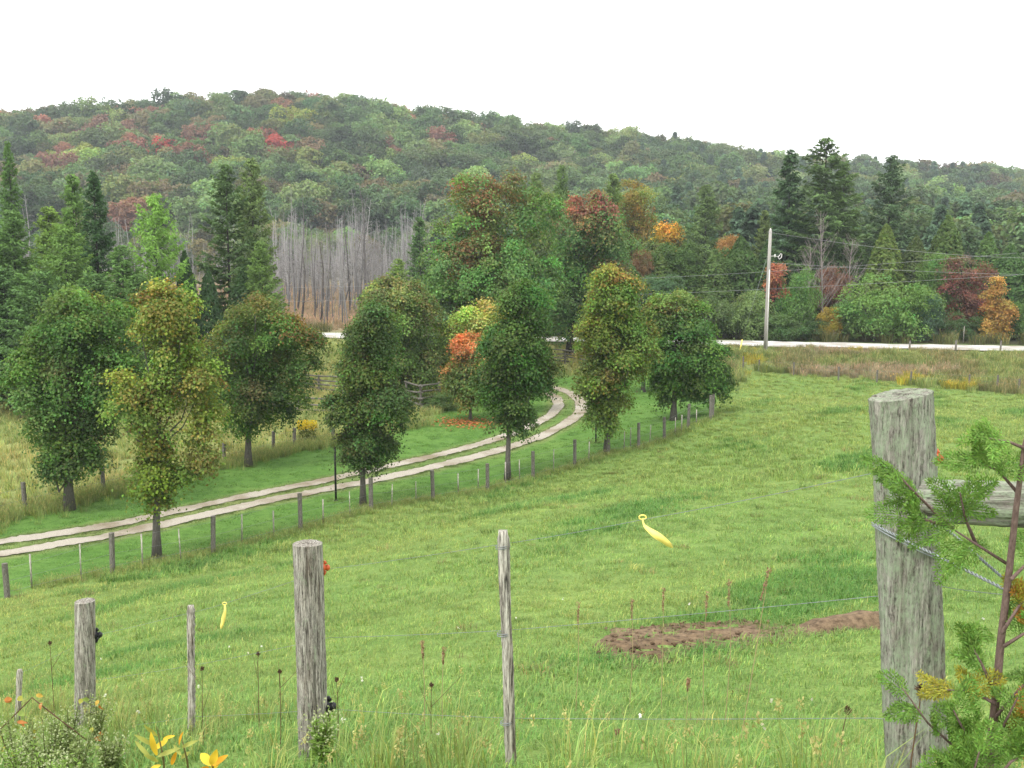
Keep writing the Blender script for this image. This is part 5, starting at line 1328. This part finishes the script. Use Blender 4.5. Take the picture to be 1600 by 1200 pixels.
# driveway fence: round posts, thin stakes and wires
df = empty('wire_fence', tuple(fence_w[7])); off = np.array(df.location)
def putd(o, par=df):
    o.parent = par; o.location = tuple(-np.array(par.location)); return o
pm = post_mb((0, 0, 0), (0, 0, 1.3), 0.075, 51, 14, 14, 8, 0.08, slant=0.1).mesh('post', M['farpost'], True)
sm = MB(); sm.box((0, 0, 0.55), (0.04, 0.025, 1.2)); sm = sm.mesh('stake', M['lath'])
g = np.random.default_rng(12)
posts = [(176, 896, 833), (333, 865, 807), (470, 830, 771), (580, 797, 747), (677, 782, 735), (762, 768, 724), (833, 748, 705), (898, 730, 687), (950, 710, 669), (998, 702, 661), (1038, 688, 652), (1075, 669, 631), (1110, 656, 618), (1113, 652, 616), (12, 935, 880)]
tops = []
for uu, vb, vt in posts:
    p = G(uu, vb); hh = at_y(uu, vt, p[1])[2] - p[2]
    o = link('post', pm, df); o.location = tuple(p - off - [0, 0, 0.12]); o.scale = (1, 1, (hh + 0.12) / 1.3); o.rotation_euler = (g.normal() * 0.02, g.normal() * 0.025, g.uniform(0, 6))
    tops.append((uu, p, hh))
for uu, vb, vt in [(50, 920, 866), (127, 906, 850), (223, 888, 834), (283, 878, 826), (378, 850, 803), (428, 838, 798), (505, 818, 780), (547, 808, 768), (612, 793, 756), (650, 784, 752), (747, 766, 733), (716, 772, 740), (812, 750, 718), (865, 738, 702), (790, 757, 722), (920, 722, 690), (975, 704, 672), (985, 700, 668), (1015, 694, 664), (1055, 680, 652), (1065, 676, 648), (1088, 664, 640)]:
    p = G(uu, vb); hh = at_y(uu, vt, p[1])[2] - p[2]
    o = link('stake', sm, df); o.location = tuple(p - off - [0, 0, 0.05]); o.scale = (1, 1, (hh + 0.05) / 1.15); o.rotation_euler = (g.normal() * 0.02, g.normal() * 0.02, g.uniform(0, 6))
tops.sort(key=lambda q: q[0])
for fr in (0.85, 0.5, 0.2):
    putd(wire_mb([p + [0.05, 0, hh * fr] for _, p, hh in tops], 0.003, 0.01, 5).build('fence_wire', M['wire']))
tag(df, 'long low post and wire fence between the pasture and the mown lawn', 'fence')
# meadow fence on the left
mf = empty('wire_fence', tuple(G(162, 771))); off = np.array(mf.location); tops = []
for uu, vb, vt in [(40, 800, 754), (162, 771, 729), (350, 726, 692), (427, 707, 674), (460, 700, 669), (-70, 832, 780), (520, 690, 662)]:
    p = G(uu, vb); hh = at_y(uu, vt, p[1])[2] - p[2]
    o = link('post', pm, mf); o.location = tuple(p - off - [0, 0, 0.12]); o.scale = (1.05, 1.05, (hh + 0.12) / 1.3); o.rotation_euler = (g.normal() * 0.03, g.normal() * 0.03, g.uniform(0, 6)); tops.append((uu, p, hh))
tops.sort(key=lambda q: q[0])
for fr in (0.85, 0.45):
    putd(wire_mb([p + [0.05, 0, hh * fr] for _, p, hh in tops], 0.003, 0.01, 5).build('fence_wire', M['wire']), mf)
tag(mf, 'post and wire fence along the edge of the tan meadow on the left', 'fence')
# field fence below the road bank
bf = empty('wire_fence', tuple(G(1310, 592))); off = np.array(bf.location); tops = []
for uu, vb, vt in [(1161, 578, 557), (1186, 580, 562), (1240, 586, 566), (1310, 594, 573), (1370, 598, 578), (1423, 601, 580), (1514, 607, 585), (1558, 610, 586), (1592, 613, 592)]:
    p = G(uu, vb); hh = at_y(uu, vt, p[1])[2] - p[2]
    o = link('post', pm, bf); o.location = tuple(p - off - [0, 0, 0.12]); o.scale = (0.8, 0.8, (hh + 0.12) / 1.3); tops.append((uu, p, hh))
for fr in (0.9, 0.55):
    putd(wire_mb([p + [0.05, 0, hh * fr] for _, p, hh in tops], 0.004, 0.01, 4).build('fence_wire', M['wire']), bf)
tag(bf, 'thin grey post fence at the foot of the weedy road bank', 'fence')
# old rail fences
def rail_fence(pts, hgt, nr, label, seed):
    g = np.random.default_rng(seed); base = [G(*p) if len(p) == 2 else gpt(p[0], p[2]) for p in pts]
    rf = empty('rail_fence', tuple(base[0])); off = np.array(rf.location)
    for p in base:
        o = link('post', pm, rf); o.location = tuple(p - off - [0, 0, 0.1]); o.scale = (0.9, 0.9, hgt * 1.1 / 1.3)
    for a, c in zip(base[:-1], base[1:]):
        for q in range(nr):
            zz = hgt * (0.25 + 0.7 * q / max(1, nr - 1)); b = MB(); d = unit(c - a)
            A, B2 = a - d * 0.2 + [0, 0.08 * (-1) ** q, zz + 0.04 * g.normal()], c + d * 0.2 + [0, 0.08 * (-1) ** q, zz + 0.04 * g.normal()]
            b.tube([A, (A + B2) / 2 + [0, 0, 0.03 * g.normal()], B2], [0.06, 0.055, 0.05], 6)
            o = b.build('rail', M['rail'], rf, True); o.location = tuple(-off)
    tag(rf, label, 'fence')
rail_fence([(468, 0, 68), (508, 0, 67), (545, 0, 66)], 1.2, 4, 'grey rail fence between the rusty maple and the narrow dark maple', 1)
rail_fence([(430, 0, 58), (475, 0, 58), (528, 0, 57)], 1.0, 3, 'low pale rail fence at the back of the tan meadow', 2)
rail_fence([(640, 0, 60), (662, 0, 58.5), (690, 0, 60)], 1.5, 4, 'dark rail fence corner left of the small orange red maple', 3)
rail_fence([(845, 0, 77), (880, 0, 77), (915, 0, 76.5), (955, 0, 76)], 1.2, 4, 'dark split rail fence under the crimson topped maple', 4)

# ------------------------------------------------------------------ poles, signs and cables
for uu, vb, vt, lab in [(525, 783, 700, 'thin black pole beside the narrow dark maple'), (931, 692, 655, 'thin black pole left of the golden topped maple')]:
    p = G(uu, vb); hh = at_y(uu, vt, p[1])[2] - p[2]; t = empty('lamp_post', tuple(p))
    b = MB(); b.tube([[0, 0, -0.1], [0, 0, hh * 0.5], [0, 0, hh]], 0.04, 10); b.build('shaft', M['blackpole'], t, True)
    b = MB(); b.tube([[0, 0, -0.02], [0, 0, 0.04], [0, 0, 0.06]], [0.09, 0.08, 0.045], 12); b.tube([[0, 0, hh], [0, 0, hh + 0.03], [0, 0, hh + 0.06]], [0.055, 0.05, 0.015], 10)
    b.build('collar', M['blackpole'], t, True); tag(t, lab, 'pole')
pp = at_y(1196, 543, 81.0); pz = h1(pp[0], 81.0); ph = at_y(1199, 360, 81.0)[2] - pz
pole = empty('utility_pole', (pp[0], 81.0, pz))
b = MB(); b.tube([[0, 0, -0.4], [0.02, 0, ph * 0.3], [0.06, 0, ph * 0.7], [0.1, 0, ph]], [0.165, 0.155, 0.135, 0.12], 14); b.build('shaft', M['pole'], pole, True)
b = MB(); b.tube([[0.05, -0.18, 0], [0.07, -0.17, ph * 0.35], [0.09, -0.15, ph * 0.68]], 0.035, 6); b.build('conduit', M['white'], pole, True)
b = MB(); zz = ph * 0.79
b.tube([[0.1, 0, zz], [0.5, -0.1, zz + 0.02]], 0.025, 6); b.tube([[0.5, -0.1, zz + 0.15], [0.5, -0.1, zz - 0.1]], [0.04, 0.05], 8)
b.tube([[0.9, -0.1, zz + 0.1], [0.95, -0.1, zz + 0.2], [1.05, -0.1, zz + 0.15], [1.02, -0.1, zz - 0.1], [0.85, -0.1, zz - 0.25], [0.75, -0.1, zz - 0.05], [0.9, -0.1, zz + 0.1]], 0.03, 6)
b.tube([[0.5, -0.1, zz], [0.75, -0.1, zz - 0.02]], 0.02, 6)
b.build('cable_hanger', M['white'], pole, True)
for fr in (1.0, 0.72):
    b = MB(); zz = ph * fr; b.tube([[0.1, -0.02, zz - 0.02], [0.1, -0.02, zz + 0.05], [0.1, -0.02, zz + 0.1], [0.1, -0.02, zz + 0.16]], [0.05, 0.08, 0.06, 0.03], 10); b.build('insulator', M['white'], pole, True)
tag(pole, 'tall grey wooden utility pole with cables beside the gravel road', 'utility pole')
def cable(pts, lab, r=0.009):
    P = np.array([at_y(uu, vv, d) for uu, vv, d in pts]); t = np.linspace(0, 1, len(P)); tt = np.linspace(0, 1, 40)
    co = [np.polyfit(t, P[:, a], min(2, len(P) - 1)) for a in range(3)]
    q = np.stack([np.polyval(c, tt) for c in co], 1)
    b = MB(); b.tube(q, r, 5); return tag(b.build('overhead_cable', M['cable'], None, True), lab, 'cable')
cable([(1199, 362, 81), (1400, 391, 76.5), (1600, 402, 72.5), (1760, 398, 69.5)], 'topmost overhead cable sagging right from the pole top')
cable([(1199, 410, 81), (1400, 422, 76.5), (1600, 429, 72.5), (1760, 428, 69.5)], 'overhead cable running right from the middle of the pole')
cable([(940, 437, 90), (1062, 433, 86), (1196, 426, 82), (1290, 418, 79), (1431, 406, 76), (1600, 396, 72)], 'upper cable passing the pole and rising to the right')
cable([(940, 462, 90), (1090, 456, 86), (1196, 452, 82), (1364, 443, 78), (1600, 429, 72)], 'lowest cable passing the pole and rising to the right')
cable([(380, 452, 97), (520, 448, 96), (660, 446, 95)], 'upper thin cable across the dead grey trees', 0.009)
cable([(380, 472, 97), (520, 470, 96), (660, 468, 95)], 'lower thin cable across the dead grey trees', 0.009)
# roadside marker posts and guy guard
for uu, vb, vt, d, w, mt, lab in [(1421, 546, 533, 80, 0.14, 'farpost', 'weathered road post nearest the big light green bush'), (1493, 548, 532, 79, 0.15, 'farpost', 'weathered road post below the maroon tree'),
                                (1563, 548, 533, 78, 0.14, 'farpost', 'weathered road post below the bright orange tree'), (1302, 535, 514, 89, 0.06, 'farpost', 'thin grey stake by the road beside the little golden bush'),
                                (1505, 535, 510, 88, 0.06, 'lath', 'thin pale stake beyond the road below the maroon tree')]:
    x = at_y(uu, vb, d)[0]; z0 = h1(x, d); hh = at_y(uu, vt, d)[2] - z0
    t = empty('marker_post', (x, d, z0)); b = MB(); b.tube([[0, 0, -0.2], [0.01, 0, hh * 0.5], [0.02, 0, hh]], [w / 2, w / 2, w * 0.46], 8); b.build('shaft', M[mt], t, True)
    b = MB(); b.tube([[0.02, 0, hh], [0.02, 0, hh + 0.05]], [w * 0.5, w * 0.3], 8); b.build('cap', M[mt], t, True); tag(t, lab, 'post')
x = at_y(1157, 545, 80)[0]; t = empty('guy_wire_guard', (x, 80, h1(x, 80)))
b = MB(); b.tube([[-0.1, 0, 0], [0.12, 0, 1.2]], 0.05, 8); b.build('guard', M['yellow'], t, True)
tg = at_y(1199, 400, 81) - np.array([x, 80, h1(x, 80)]); b = MB(); b.tube([[0.12, 0, 1.2], tg], 0.008, 5); b.build('guy_wire', M['cable'], t); tag(t, 'yellow guard on the guy wire left of the utility pole', 'guy wire')

# ------------------------------------------------------------------ plants close to the viewer
g = np.random.default_rng(123)
def spray_mb(b, o, d, nrm, L, col, g, dens=1.0):
    """one flat cedar spray: rachis, side twigs, scale leaves"""
    d = unit(np.asarray(d, float)); nrm = unit(np.asarray(nrm, float) - d * np.dot(nrm, d)); s = np.cross(nrm, d); o = np.asarray(o, float)
    n = int(15 * dens) + 3; P, N, T, W, LN = [], [], [], [], []
    bend = g.normal() * 0.25
    for q in range(n):
        f = (q + 0.5) / n; base = o + d * L * f + s * bend * L * f * f - np.array([0, 0, 0.15]) * L * f * f
        pl = L * 0.52 * (1 - f) ** 0.7 * (0.35 + 0.65 * min(1, f * 5)) * g.uniform(0.75, 1.15) + 0.006
        for sd in (-1, 1):
            dd = unit(d * 0.75 + s * sd * 0.72 + nrm * 0.15 * g.normal())
            m = max(2, int(pl / 0.0075))
            for w2 in range(m):
                h2 = (w2 + 0.6) / m
                P.append(base + dd * pl * h2); T.append(dd + 0.25 * g.normal(size=3)); N.append(nrm + 0.35 * g.normal(size=3)); LN.append(0.013); W.append(0.0036)
                if h2 < 0.8:
                    for s3 in (-1, 1):
                        d3 = unit(dd * 0.7 + np.cross(nrm, dd) * s3 * 0.7)
                        P.append(base + dd * pl * h2 + d3 * 0.007); T.append(d3); N.append(nrm + 0.35 * g.normal(size=3)); LN.append(0.010); W.append(0.0030)
    k2 = len(P)
    b.leaves(np.array(P), unit(np.array(N)), unit(np.array(T)), np.array(LN), np.array(W), np.clip(np.asarray(col) * (1 + 0.2 * g.normal(size=(k2, 1))) * (1 + 0.06 * g.normal(size=(k2, 3))), 0.01, 0.9), 0.06)
CG, CY, CO = (0.13, 0.24, 0.045), (0.28, 0.27, 0.04), (0.36, 0.19, 0.04)
cb = empty('young_cedar', tuple(gpt(1548, 2.0))); off = np.array(cb.location)
def putc(o):
    o.parent = cb; o.location = tuple(-off); return o
st = [at_y(*q) for q in [(1612, 640, 1.95), (1600, 700, 1.96), (1587, 800, 1.97), (1576, 900, 1.98), (1564, 1000, 1.99), (1556, 1090, 2.0), (1545, 1200, 2.0)]]
fo = np.array([st[-1][0] - 0.02, 2.0, h1(st[-1][0], 2.0) - 0.05])
b = MB(); b.tube(np.array(st + [fo]), [0.003, 0.0045, 0.006, 0.007, 0.0078, 0.0085, 0.010, 0.014], 10)
br = [([(1572, 880), (1525, 850), (1482, 822)], 2.05, CG), ([(1482, 822), (1455, 795), (1425, 765), (1385, 722)], 2.12, CG), ([(1490, 825), (1445, 812), (1420, 808)], 2.1, CG), ([(1525, 850), (1508, 810), (1500, 770)], 2.05, CG),
      ([(1590, 770), (1560, 735), (1525, 722)], 1.97, CG), ([(1600, 700), (1575, 690), (1545, 685)], 1.95, CG), ([(1580, 905), (1605, 880), (1650, 860)], 1.97, CG), ([(1568, 1010), (1600, 990), (1650, 975)], 1.98, CG),
      ([(1558, 1090), (1535, 1040), (1505, 985)], 2.0, CG), ([(1556, 1100), (1520, 1080), (1480, 1078)], 2.0, CY), ([(1556, 1120), (1590, 1080), (1630, 1040)], 1.98, CG),
      ([(1552, 1180), (1500, 1175), (1450, 1130), (1410, 1075)], 1.98, CG), ([(1552, 1190), (1510, 1150), (1490, 1110)], 1.95, CG), ([(1552, 1190), (1590, 1150), (1620, 1110)], 1.95, CO), ([(1545, 1230), (1510, 1215), (1480, 1190)], 1.92, CG),
      ([(1545, 1230), (1580, 1190), (1615, 1170)], 1.9, CG), ([(1552, 1180), (1570, 1130), (1590, 1090)], 1.93, CG), ([(1565, 990), (1590, 950), (1605, 930)], 1.97, CO), ([(1540, 1250), (1520, 1210), (1530, 1175)], 1.88, CG)]
lf = MB()
for pts, d, col in br:
    Pp = np.array([at_y(uu, vv, d + 0.02 * g.normal()) for uu, vv in pts])
    b.tube(Pp, np.linspace(0.0042, 0.0014, len(Pp)), 6, col=None)
    t = np.linspace(0, 1, len(Pp)); big = pts[0][0] < 1500 or col is CG
    for q in range(5):
        f = 0.30 + 0.70 * (q + g.random()) / 5; o = np.array([np.interp(f, t, Pp[:, a]) for a in range(3)])
        dirn = Pp[-1] - Pp[0]; side = np.array([g.normal() * 0.6, g.normal() * 0.4, g.normal() * 0.6])
        spray_mb(lf, o, unit(dirn) * 0.8 + side, np.array([0.15 * g.normal(), -0.75, 0.65]), g.uniform(0.05, 0.10), np.array(col) * (1 if g.random() < 0.75 else 1.2) if g.random() < 0.8 else CY if col is not CG else CG, g, 0.75)
M['twig'] = bark_mat('cedar_twig', (0.075, 0.048, 0.04), (0.20, 0.14, 0.12), (60, 60, 20), 0.3)
putc(b.build('stem', M['twig'], None, True)); putc(lf.build('foliage', M['plant']))
tag(cb, 'young cedar with green and orange tinged sprays in front of the thick post', 'sapling')

# milkweed-like plants turned yellow
def leafy_plant(name, u, v, d, specs, label, cat, stem=(0.10, 0.12, 0.03)):
    t = empty(name, tuple(gpt(u, d))); off = np.array(t.location); sb, lb = MB(), MB()
    for (u0, v0, u1, v1, w, col) in specs:
        a, c = at_y(u0, v0, d + 0.02 * g.normal()), at_y(u1, v1, d - 0.05 + 0.06 * g.normal()); c = a + (c - a) * 0.82; ax = c - a; L = np.linalg.norm(ax); ax = ax / L
        nn = unit(np.array([0.3 * g.normal(), -0.8, 0.55])); nn = unit(nn - ax * np.dot(nn, ax)); s = np.cross(nn, ax)
        n = 9; tt = np.linspace(0, 1, n); ww = 0.78 * w * d / F * np.sin(np.pi * (0.06 + 0.92 * tt)) ** 0.8 / 2
        mid = a + ax * (L * tt)[:, None] - nn * (0.10 * L * tt ** 2)[:, None]; V = []
        for q in range(n): V += [mid[q] - s * ww[q] + nn * ww[q] * 0.35, mid[q], mid[q] + s * ww[q] + nn * ww[q] * 0.35]
        i, j = np.meshgrid(np.arange(n - 1), np.arange(2), indexing='ij'); i, j = i.ravel(), j.ravel()
        cv = np.repeat(np.clip(np.asarray(col) * (1 + 0.12 * np.sin(tt * 7 + g.uniform(0, 6)))[:, None] * np.array([1, 1, 1]), 0.01, 0.9), 3, 0)
        o2 = MB(); o2.add(V, np.stack([i * 3 + j, i * 3 + j + 1, (i + 1) * 3 + j + 1, (i + 1) * 3 + j], 1), cv)
        o = o2.build('leaf', M['plant'], t, True); o.location = tuple(-off)
    return t, off, sb
YL, YO2, PG = (0.72, 0.50, 0.05), (0.66, 0.33, 0.03), (0.36, 0.38, 0.10)
specs = [(245, 1180, 232, 1140, 14, YL), (240, 1172, 268, 1150, 12, YL), (236, 1185, 205, 1152, 9, PG), (240, 1165, 205, 1145, 9, PG), (246, 1150, 222, 1132, 8, PG), (247, 1182, 285, 1166, 10, PG), (247, 1190, 225, 1178, 9, PG), (250, 1195, 232, 1205, 14, YL), (268, 1195, 276, 1172, 10, YO2),
         (280, 1165, 283, 1140, 9, YO2), (284, 1168, 310, 1155, 9, PG), (283, 1185, 300, 1172, 9, PG), (283, 1180, 268, 1160, 8, PG), (244, 1140, 240, 1128, 8, PG), (255, 1155, 272, 1148, 8, YL)]
t, off, sb = leafy_plant('yellow_leaved_plant', 250, 1190, 4.6, specs, '', 'plant')
for uu, vt in ((245, 1135), (283, 1150)):
    p0, p1 = gpt(uu + 3, 4.6), at_y(uu, vt, 4.6); sb.tube([p0, (p0 + p1) / 2 + [0.01, 0, 0], p1], [0.006, 0.005, 0.002], 6, col=(0.16, 0.14, 0.05))
o = sb.build('stem', M['plant'], t, True); o.location = tuple(-off); tag(t, 'plant with yellow pointed leaves left of the notched stake foot', 'plant')
specs = [(332, 1196, 308, 1172, 19, YL), (330, 1195, 340, 1168, 17, YL), (332, 1196, 360, 1176, 13, YO2), (330, 1200, 345, 1190, 12, YL), (328, 1204, 312, 1200, 14, YO2)]
t, off, sb = leafy_plant('yellow_leaved_plant', 330, 1200, 4.35, specs, '', 'plant')
p0 = gpt(331, 4.35); p1 = at_y(331, 1190, 4.35); sb.tube([p0 - [0, 0, 0.05], p1 + [0, 0, 0.0], p1 + [0, 0, 0.02]], [0.006, 0.004, 0.002], 6, col=(0.16, 0.14, 0.05))
o = sb.build('stem', M['plant'], t, True); o.location = tuple(-off); tag(t, 'large golden yellow leaf cluster right of the notched stake foot', 'plant')

# pale flowered weeds: bushy stems with tiny whitish heads
def aster(u, vt, d, wpx, label, col=(0.19, 0.25, 0.085), head=(0.40, 0.45, 0.25), seed=0, nst=9):
    g = np.random.default_rng(seed); p0 = gpt(u, d); t = empty('flowering_weed', tuple(p0)); off = np.array(t.location)
    hh = max(0.25, at_y(u, vt, d)[2] - p0[2]); w = wpx * d / F / 2; sb, lb, hb = MB(), MB(), MB()
    for q in range(nst):
        a = g.uniform(0, 6.28); rr = w * math.sqrt(g.random()); top = np.array([rr * math.cos(a), rr * math.sin(a), hh * g.uniform(0.72, 1.0)])
        P = np.array([[0.03 * g.normal(), 0.03 * g.normal(), -0.03], top * [0.45, 0.45, 0.5], top]); sb.tube(P, [0.0035, 0.003, 0.0014], 5, cap=False, col=(0.12, 0.13, 0.05))
        n = 46; f = g.uniform(0.15, 1.0, n); c = np.stack([np.interp(f, [0, 0.5, 1], P[:, k2]) for k2 in range(3)], 1)
        dr = unit(np.c_[g.normal(size=(n, 2)), 0.5 + 0.3 * g.normal(size=n)]); ln = 0.06 * (1.2 - 0.6 * f)
        lb.leaves(c + dr * ln[:, None] * 0.5, unit(np.cross(dr, g.normal(size=(n, 3)))), dr, ln, ln * 0.2, np.clip(np.asarray(col) * (1 + 0.2 * g.normal(size=(n, 1))), 0.02, 0.8))
        m = 22; f = 1 - 0.45 * g.random(m) ** 1.2; c = np.stack([np.interp(f, [0, 0.5, 1], P[:, k2]) for k2 in range(3)], 1) + g.normal(size=(m, 3)) * 0.035
        for w2 in range(2): hb.leaves(c, unit(g.normal(size=(m, 3)) + [0, -0.3, 0.6]), g.normal(size=(m, 3)), 0.013, 0.010, np.clip(np.asarray(head) * (1 + 0.15 * g.normal(size=(m, 1))), 0.05, 0.85))
    sb.build('stem', M['plant'], t); lb.build('leaves', M['plant'], t)['kind'] = 'stuff'; hb.build('flower_heads', M['plant'], t)['kind'] = 'stuff'; tag(t, label, 'weed', 'pale weeds at the viewer\'s feet')
for q, (u0, vt, d, w, lab) in enumerate([(140, 1092, 6.3, 60, 'pale flowering weed hiding the foot of the short post'), (95, 1100, 5.9, 70, 'pale weed clump just left of the short post'), (60, 1130, 5.4, 80, 'bushy pale weed between the corner and the short post'),
                                  (15, 1125, 5.6, 70, 'pale weed clump at the left picture edge'), (110, 1150, 5.1, 80, 'low whitish weed clump below the short post'), (30, 1165, 4.9, 80, 'light green weed clump in the bottom left corner'),
                                  (160, 1150, 5.2, 60, 'small pale weed right of the short post foot'), (75, 1180, 4.7, 80, 'bright green weed clump at the bottom edge left of the yellow plants'), (500, 1165, 4.5, 40, 'fresh green weed against the foot of the cracked post')]):
    aster(u0, vt, d, w, lab, seed=900 + q, col=(0.19, 0.25, 0.085) if q not in (5, 7, 8) else (0.20, 0.32, 0.07))
# broad yellowing vine leaves bottom left
specs = []
for q in range(26):
    u0, v0 = g.uniform(5, 70) if q < 17 else g.uniform(120, 165), g.uniform(1085, 1180); a = g.uniform(0, 6.28)
    specs.append((u0, v0, u0 + 13 * math.cos(a), v0 + 10 * math.sin(a), g.uniform(7, 13), [(0.30, 0.30, 0.05), (0.20, 0.27, 0.06), (0.42, 0.28, 0.05), (0.40, 0.16, 0.04)][g.integers(4)]))
t, off, sb = leafy_plant('grape_vine', 45, 1150, 5.7, specs, '', 'vine')
p = [at_y(*q) for q in [(0, 1140, 5.7), (25, 1115, 5.7), (50, 1090, 5.72), (75, 1110, 5.7), (140, 1160, 5.6)]]
sb.tube([gpt(10, 5.7)] + p, 0.004, 5, col=(0.14, 0.08, 0.05)); o = sb.build('stem', M['plant'], t, True); o.location = tuple(-off)
tag(t, 'trailing vine with yellow and orange leaves in the lower left corner', 'vine')

# dry seed stalks standing in the fence grass
def stalk(u, vt, d, kind, label, lean=0.0):
    p0 = gpt(u, d); p1 = at_y(u + lean, vt, d); t = empty('seed_stalk', tuple(p0)); off = np.array(t.location); b = MB(); L = p1[2] - p0[2]
    b.tube(np.array([p0 - [0, 0, 0.04], (p0 + p1) / 2 + [0.01 * g.normal(), 0, 0], p1]) - off, [0.0028, 0.0022, 0.0014], 5, cap=False, col=(0.16, 0.10, 0.06) if kind != 'grass' else (0.42, 0.34, 0.19))
    for w2 in range(2 if kind == 'lace' else 0):
        a = p0 + (p1 - p0) * g.uniform(0.5, 0.8) - off; c = a + [0.07 * g.normal(), 0.04 * g.normal(), 0.16]; b.tube([a, c], [0.0016, 0.001], 4, cap=False, col=(0.16, 0.10, 0.06))
    b.build('stem', M['plant'], t); h = MB()
    if kind == 'grass':
        n = 90; f = g.random(n); c = p1 - off + np.c_[0.006 * g.normal(size=(n, 2)) * (1.2 - f)[:, None], -0.16 * f] * [1, 1, min(1, L * 1.2)]; c[:, 0] -= lean * d / F * 0.3 * f
        h.leaves(c, unit(g.normal(size=(n, 3))), np.tile([0.15, 0, 1.0], (n, 1)) + 0.3 * g.normal(size=(n, 3)), 0.016, 0.006, vary(n, (0.34, 0.22, 0.14), 0.2, 0.06, g))
    else:
        n = 70; d2 = unit(g.normal(size=(n, 3)) * [1, 1, 0.8] + [0, 0, 0.25]); rr = 0.010 if kind == 'lace' else 0.015
        h.leaves(p1 - off + d2 * rr * g.uniform(0.5, 1, (n, 1)) * [1, 1, 1.35], unit(np.cross(d2, g.normal(size=(n, 3)))), d2 + [0, 0, 0.7], 0.016, 0.004, vary(n, (0.10, 0.055, 0.035), 0.25, 0.08, g))
    h.build('seed_head', M['plant'], t); tag(t, label, 'dry stalk', 'dry seed stalks in the foreground')
for u0, vt, d, kd, ln, lab in [
    (1136, 905, 5.6, 'grass', 4, 'reddish grass plume standing over the bare earth'), (1160, 888, 4.6, 'grass', 42, 'tallest leaning grass stem crossing the bare earth'), (1102, 925, 6.0, 'grass', 3, 'thin grass plume left of the reddish plume'),
    (1035, 918, 6.4, 'grass', 2, 'short grass plume left of the bare earth top edge'), (985, 935, 6.6, 'grass', 3, 'pale grass plume above the left end of the bare earth'), (900, 940, 6.4, 'grass', 4, 'grass plume midway between the stake and the bare earth'),
    (1072, 1060, 4.6, 'grass', 4, 'brown grass head below the bare earth'), (690, 1010, 5.2, 'grass', 3, 'grass head left of the plain stake'), (662, 1000, 5.4, 'grass', -2, 'faint grass head between cracked post and plain stake'),
    (672, 1070, 4.9, 'lace', 2, 'dark seed head on a straight stalk midway between cracked post and stake'), (524, 1062, 5.2, 'lace', 2, 'dark seed head just right of the cracked post'), (433, 1050, 5.2, 'lace', 4, 'dark seed head left of the cracked post, upper one'),
    (400, 1022, 5.6, 'lace', 3, 'small dark seed head above the yellow leaf cluster'), (312, 1045, 5.5, 'lace', 4, 'dark seed head right of the notched stake'),
    (78, 1005, 5.9, 'lace', 0, 'thin dark stalk left of the short post'), (1322, 1110, 3.6, 'burr', 2, 'rusty brown seed head left of the thick post'),
    (1432, 1078, 2.45, 'burr', 8, 'curled brown leaf head in front of the thick post'), (960, 1140, 4.2, 'grass', 5, 'low tan grass head at the bottom edge'), 
]: stalk(u0, vt, d, kd, lab, ln)
# small white clover and aster heads dotted through the near grass
n = 26; yy = np.sqrt(g.uniform(16, 160, n)); xx = g.uniform(-0.5, 0.5, n) * yy; k2 = is_pasture(xx, yy); xx, yy = xx[k2], yy[k2]; n = len(xx)
b = MB()
for w2 in range(3): b.leaves(np.c_[xx, yy, Hs(xx, yy) + 0.09] + 0.006 * g.normal(size=(n, 3)), unit(g.normal(size=(n, 3)) + [0, -0.4, 0.8]), g.normal(size=(n, 3)), 0.024, 0.02, vary(n, (0.66, 0.66, 0.58), 0.1, 0.04, g))
tag(b.build('wild_flowers', M['plant']), 'tiny white flower heads dotted through the near pasture grass', 'flowers', kind='stuff')
# goldenrod by the meadow fence
p = G(481, 694); t = empty('goldenrod', tuple(p)); n = 500; a = g.uniform(0, 6.28, n); rr = 0.45 * np.sqrt(g.random(n)); f = g.random(n)
b = MB(); P = np.stack([rr * np.cos(a), rr * np.sin(a), 0.9 * f], 1); b.leaves(P, unit(g.normal(size=(n, 3)) + [0, 0, .5]), g.normal(size=(n, 3)) * [.5, .5, 1], 0.16, 0.05, vary(n, (0.12, 0.15, 0.04), 0.2, 0.06, g)); b.build('leaves', M['plant'], t)
b = MB(); P = np.stack([rr * np.cos(a) * 1.1, rr * np.sin(a) * 1.1, 0.75 + 0.4 * f], 1); b.leaves(P, unit(g.normal(size=(n, 3)) + [0, 0, .5]), g.normal(size=(n, 3)), 0.10, 0.07, vary(n, (0.55, 0.42, 0.03), 0.15, 0.06, g)); b.build('flower_heads', M['plant'], t)
tag(t, 'yellow goldenrod clump beside the meadow fence', 'weed')

# ------------------------------------------------------------------ air between here and the hill
hz = MB(); lo, hi = float(gp[:, 2].min()) - 1.5, float(max(gp[:, 2].max() + 24, CZ + 75))
x1, y0, y1 = 1010.0, -12.0, 1060.0
hz.box((0, (y0 + y1) / 2, (lo + hi) / 2), (2 * x1, y1 - y0, hi - lo))
m, nt, N, L, out = new_mat('thin_haze')
pv = N.new('ShaderNodeVolumePrincipled'); pv.inputs['Density'].default_value = 0.00028; pv.inputs['Color'].default_value = (0.86, 0.92, 1.0, 1)
L.new(pv.outputs[0], out.inputs['Volume'])
tag(hz.build('haze', m), 'thin pale haze in the air before the hill', 'haze', kind='stuff')
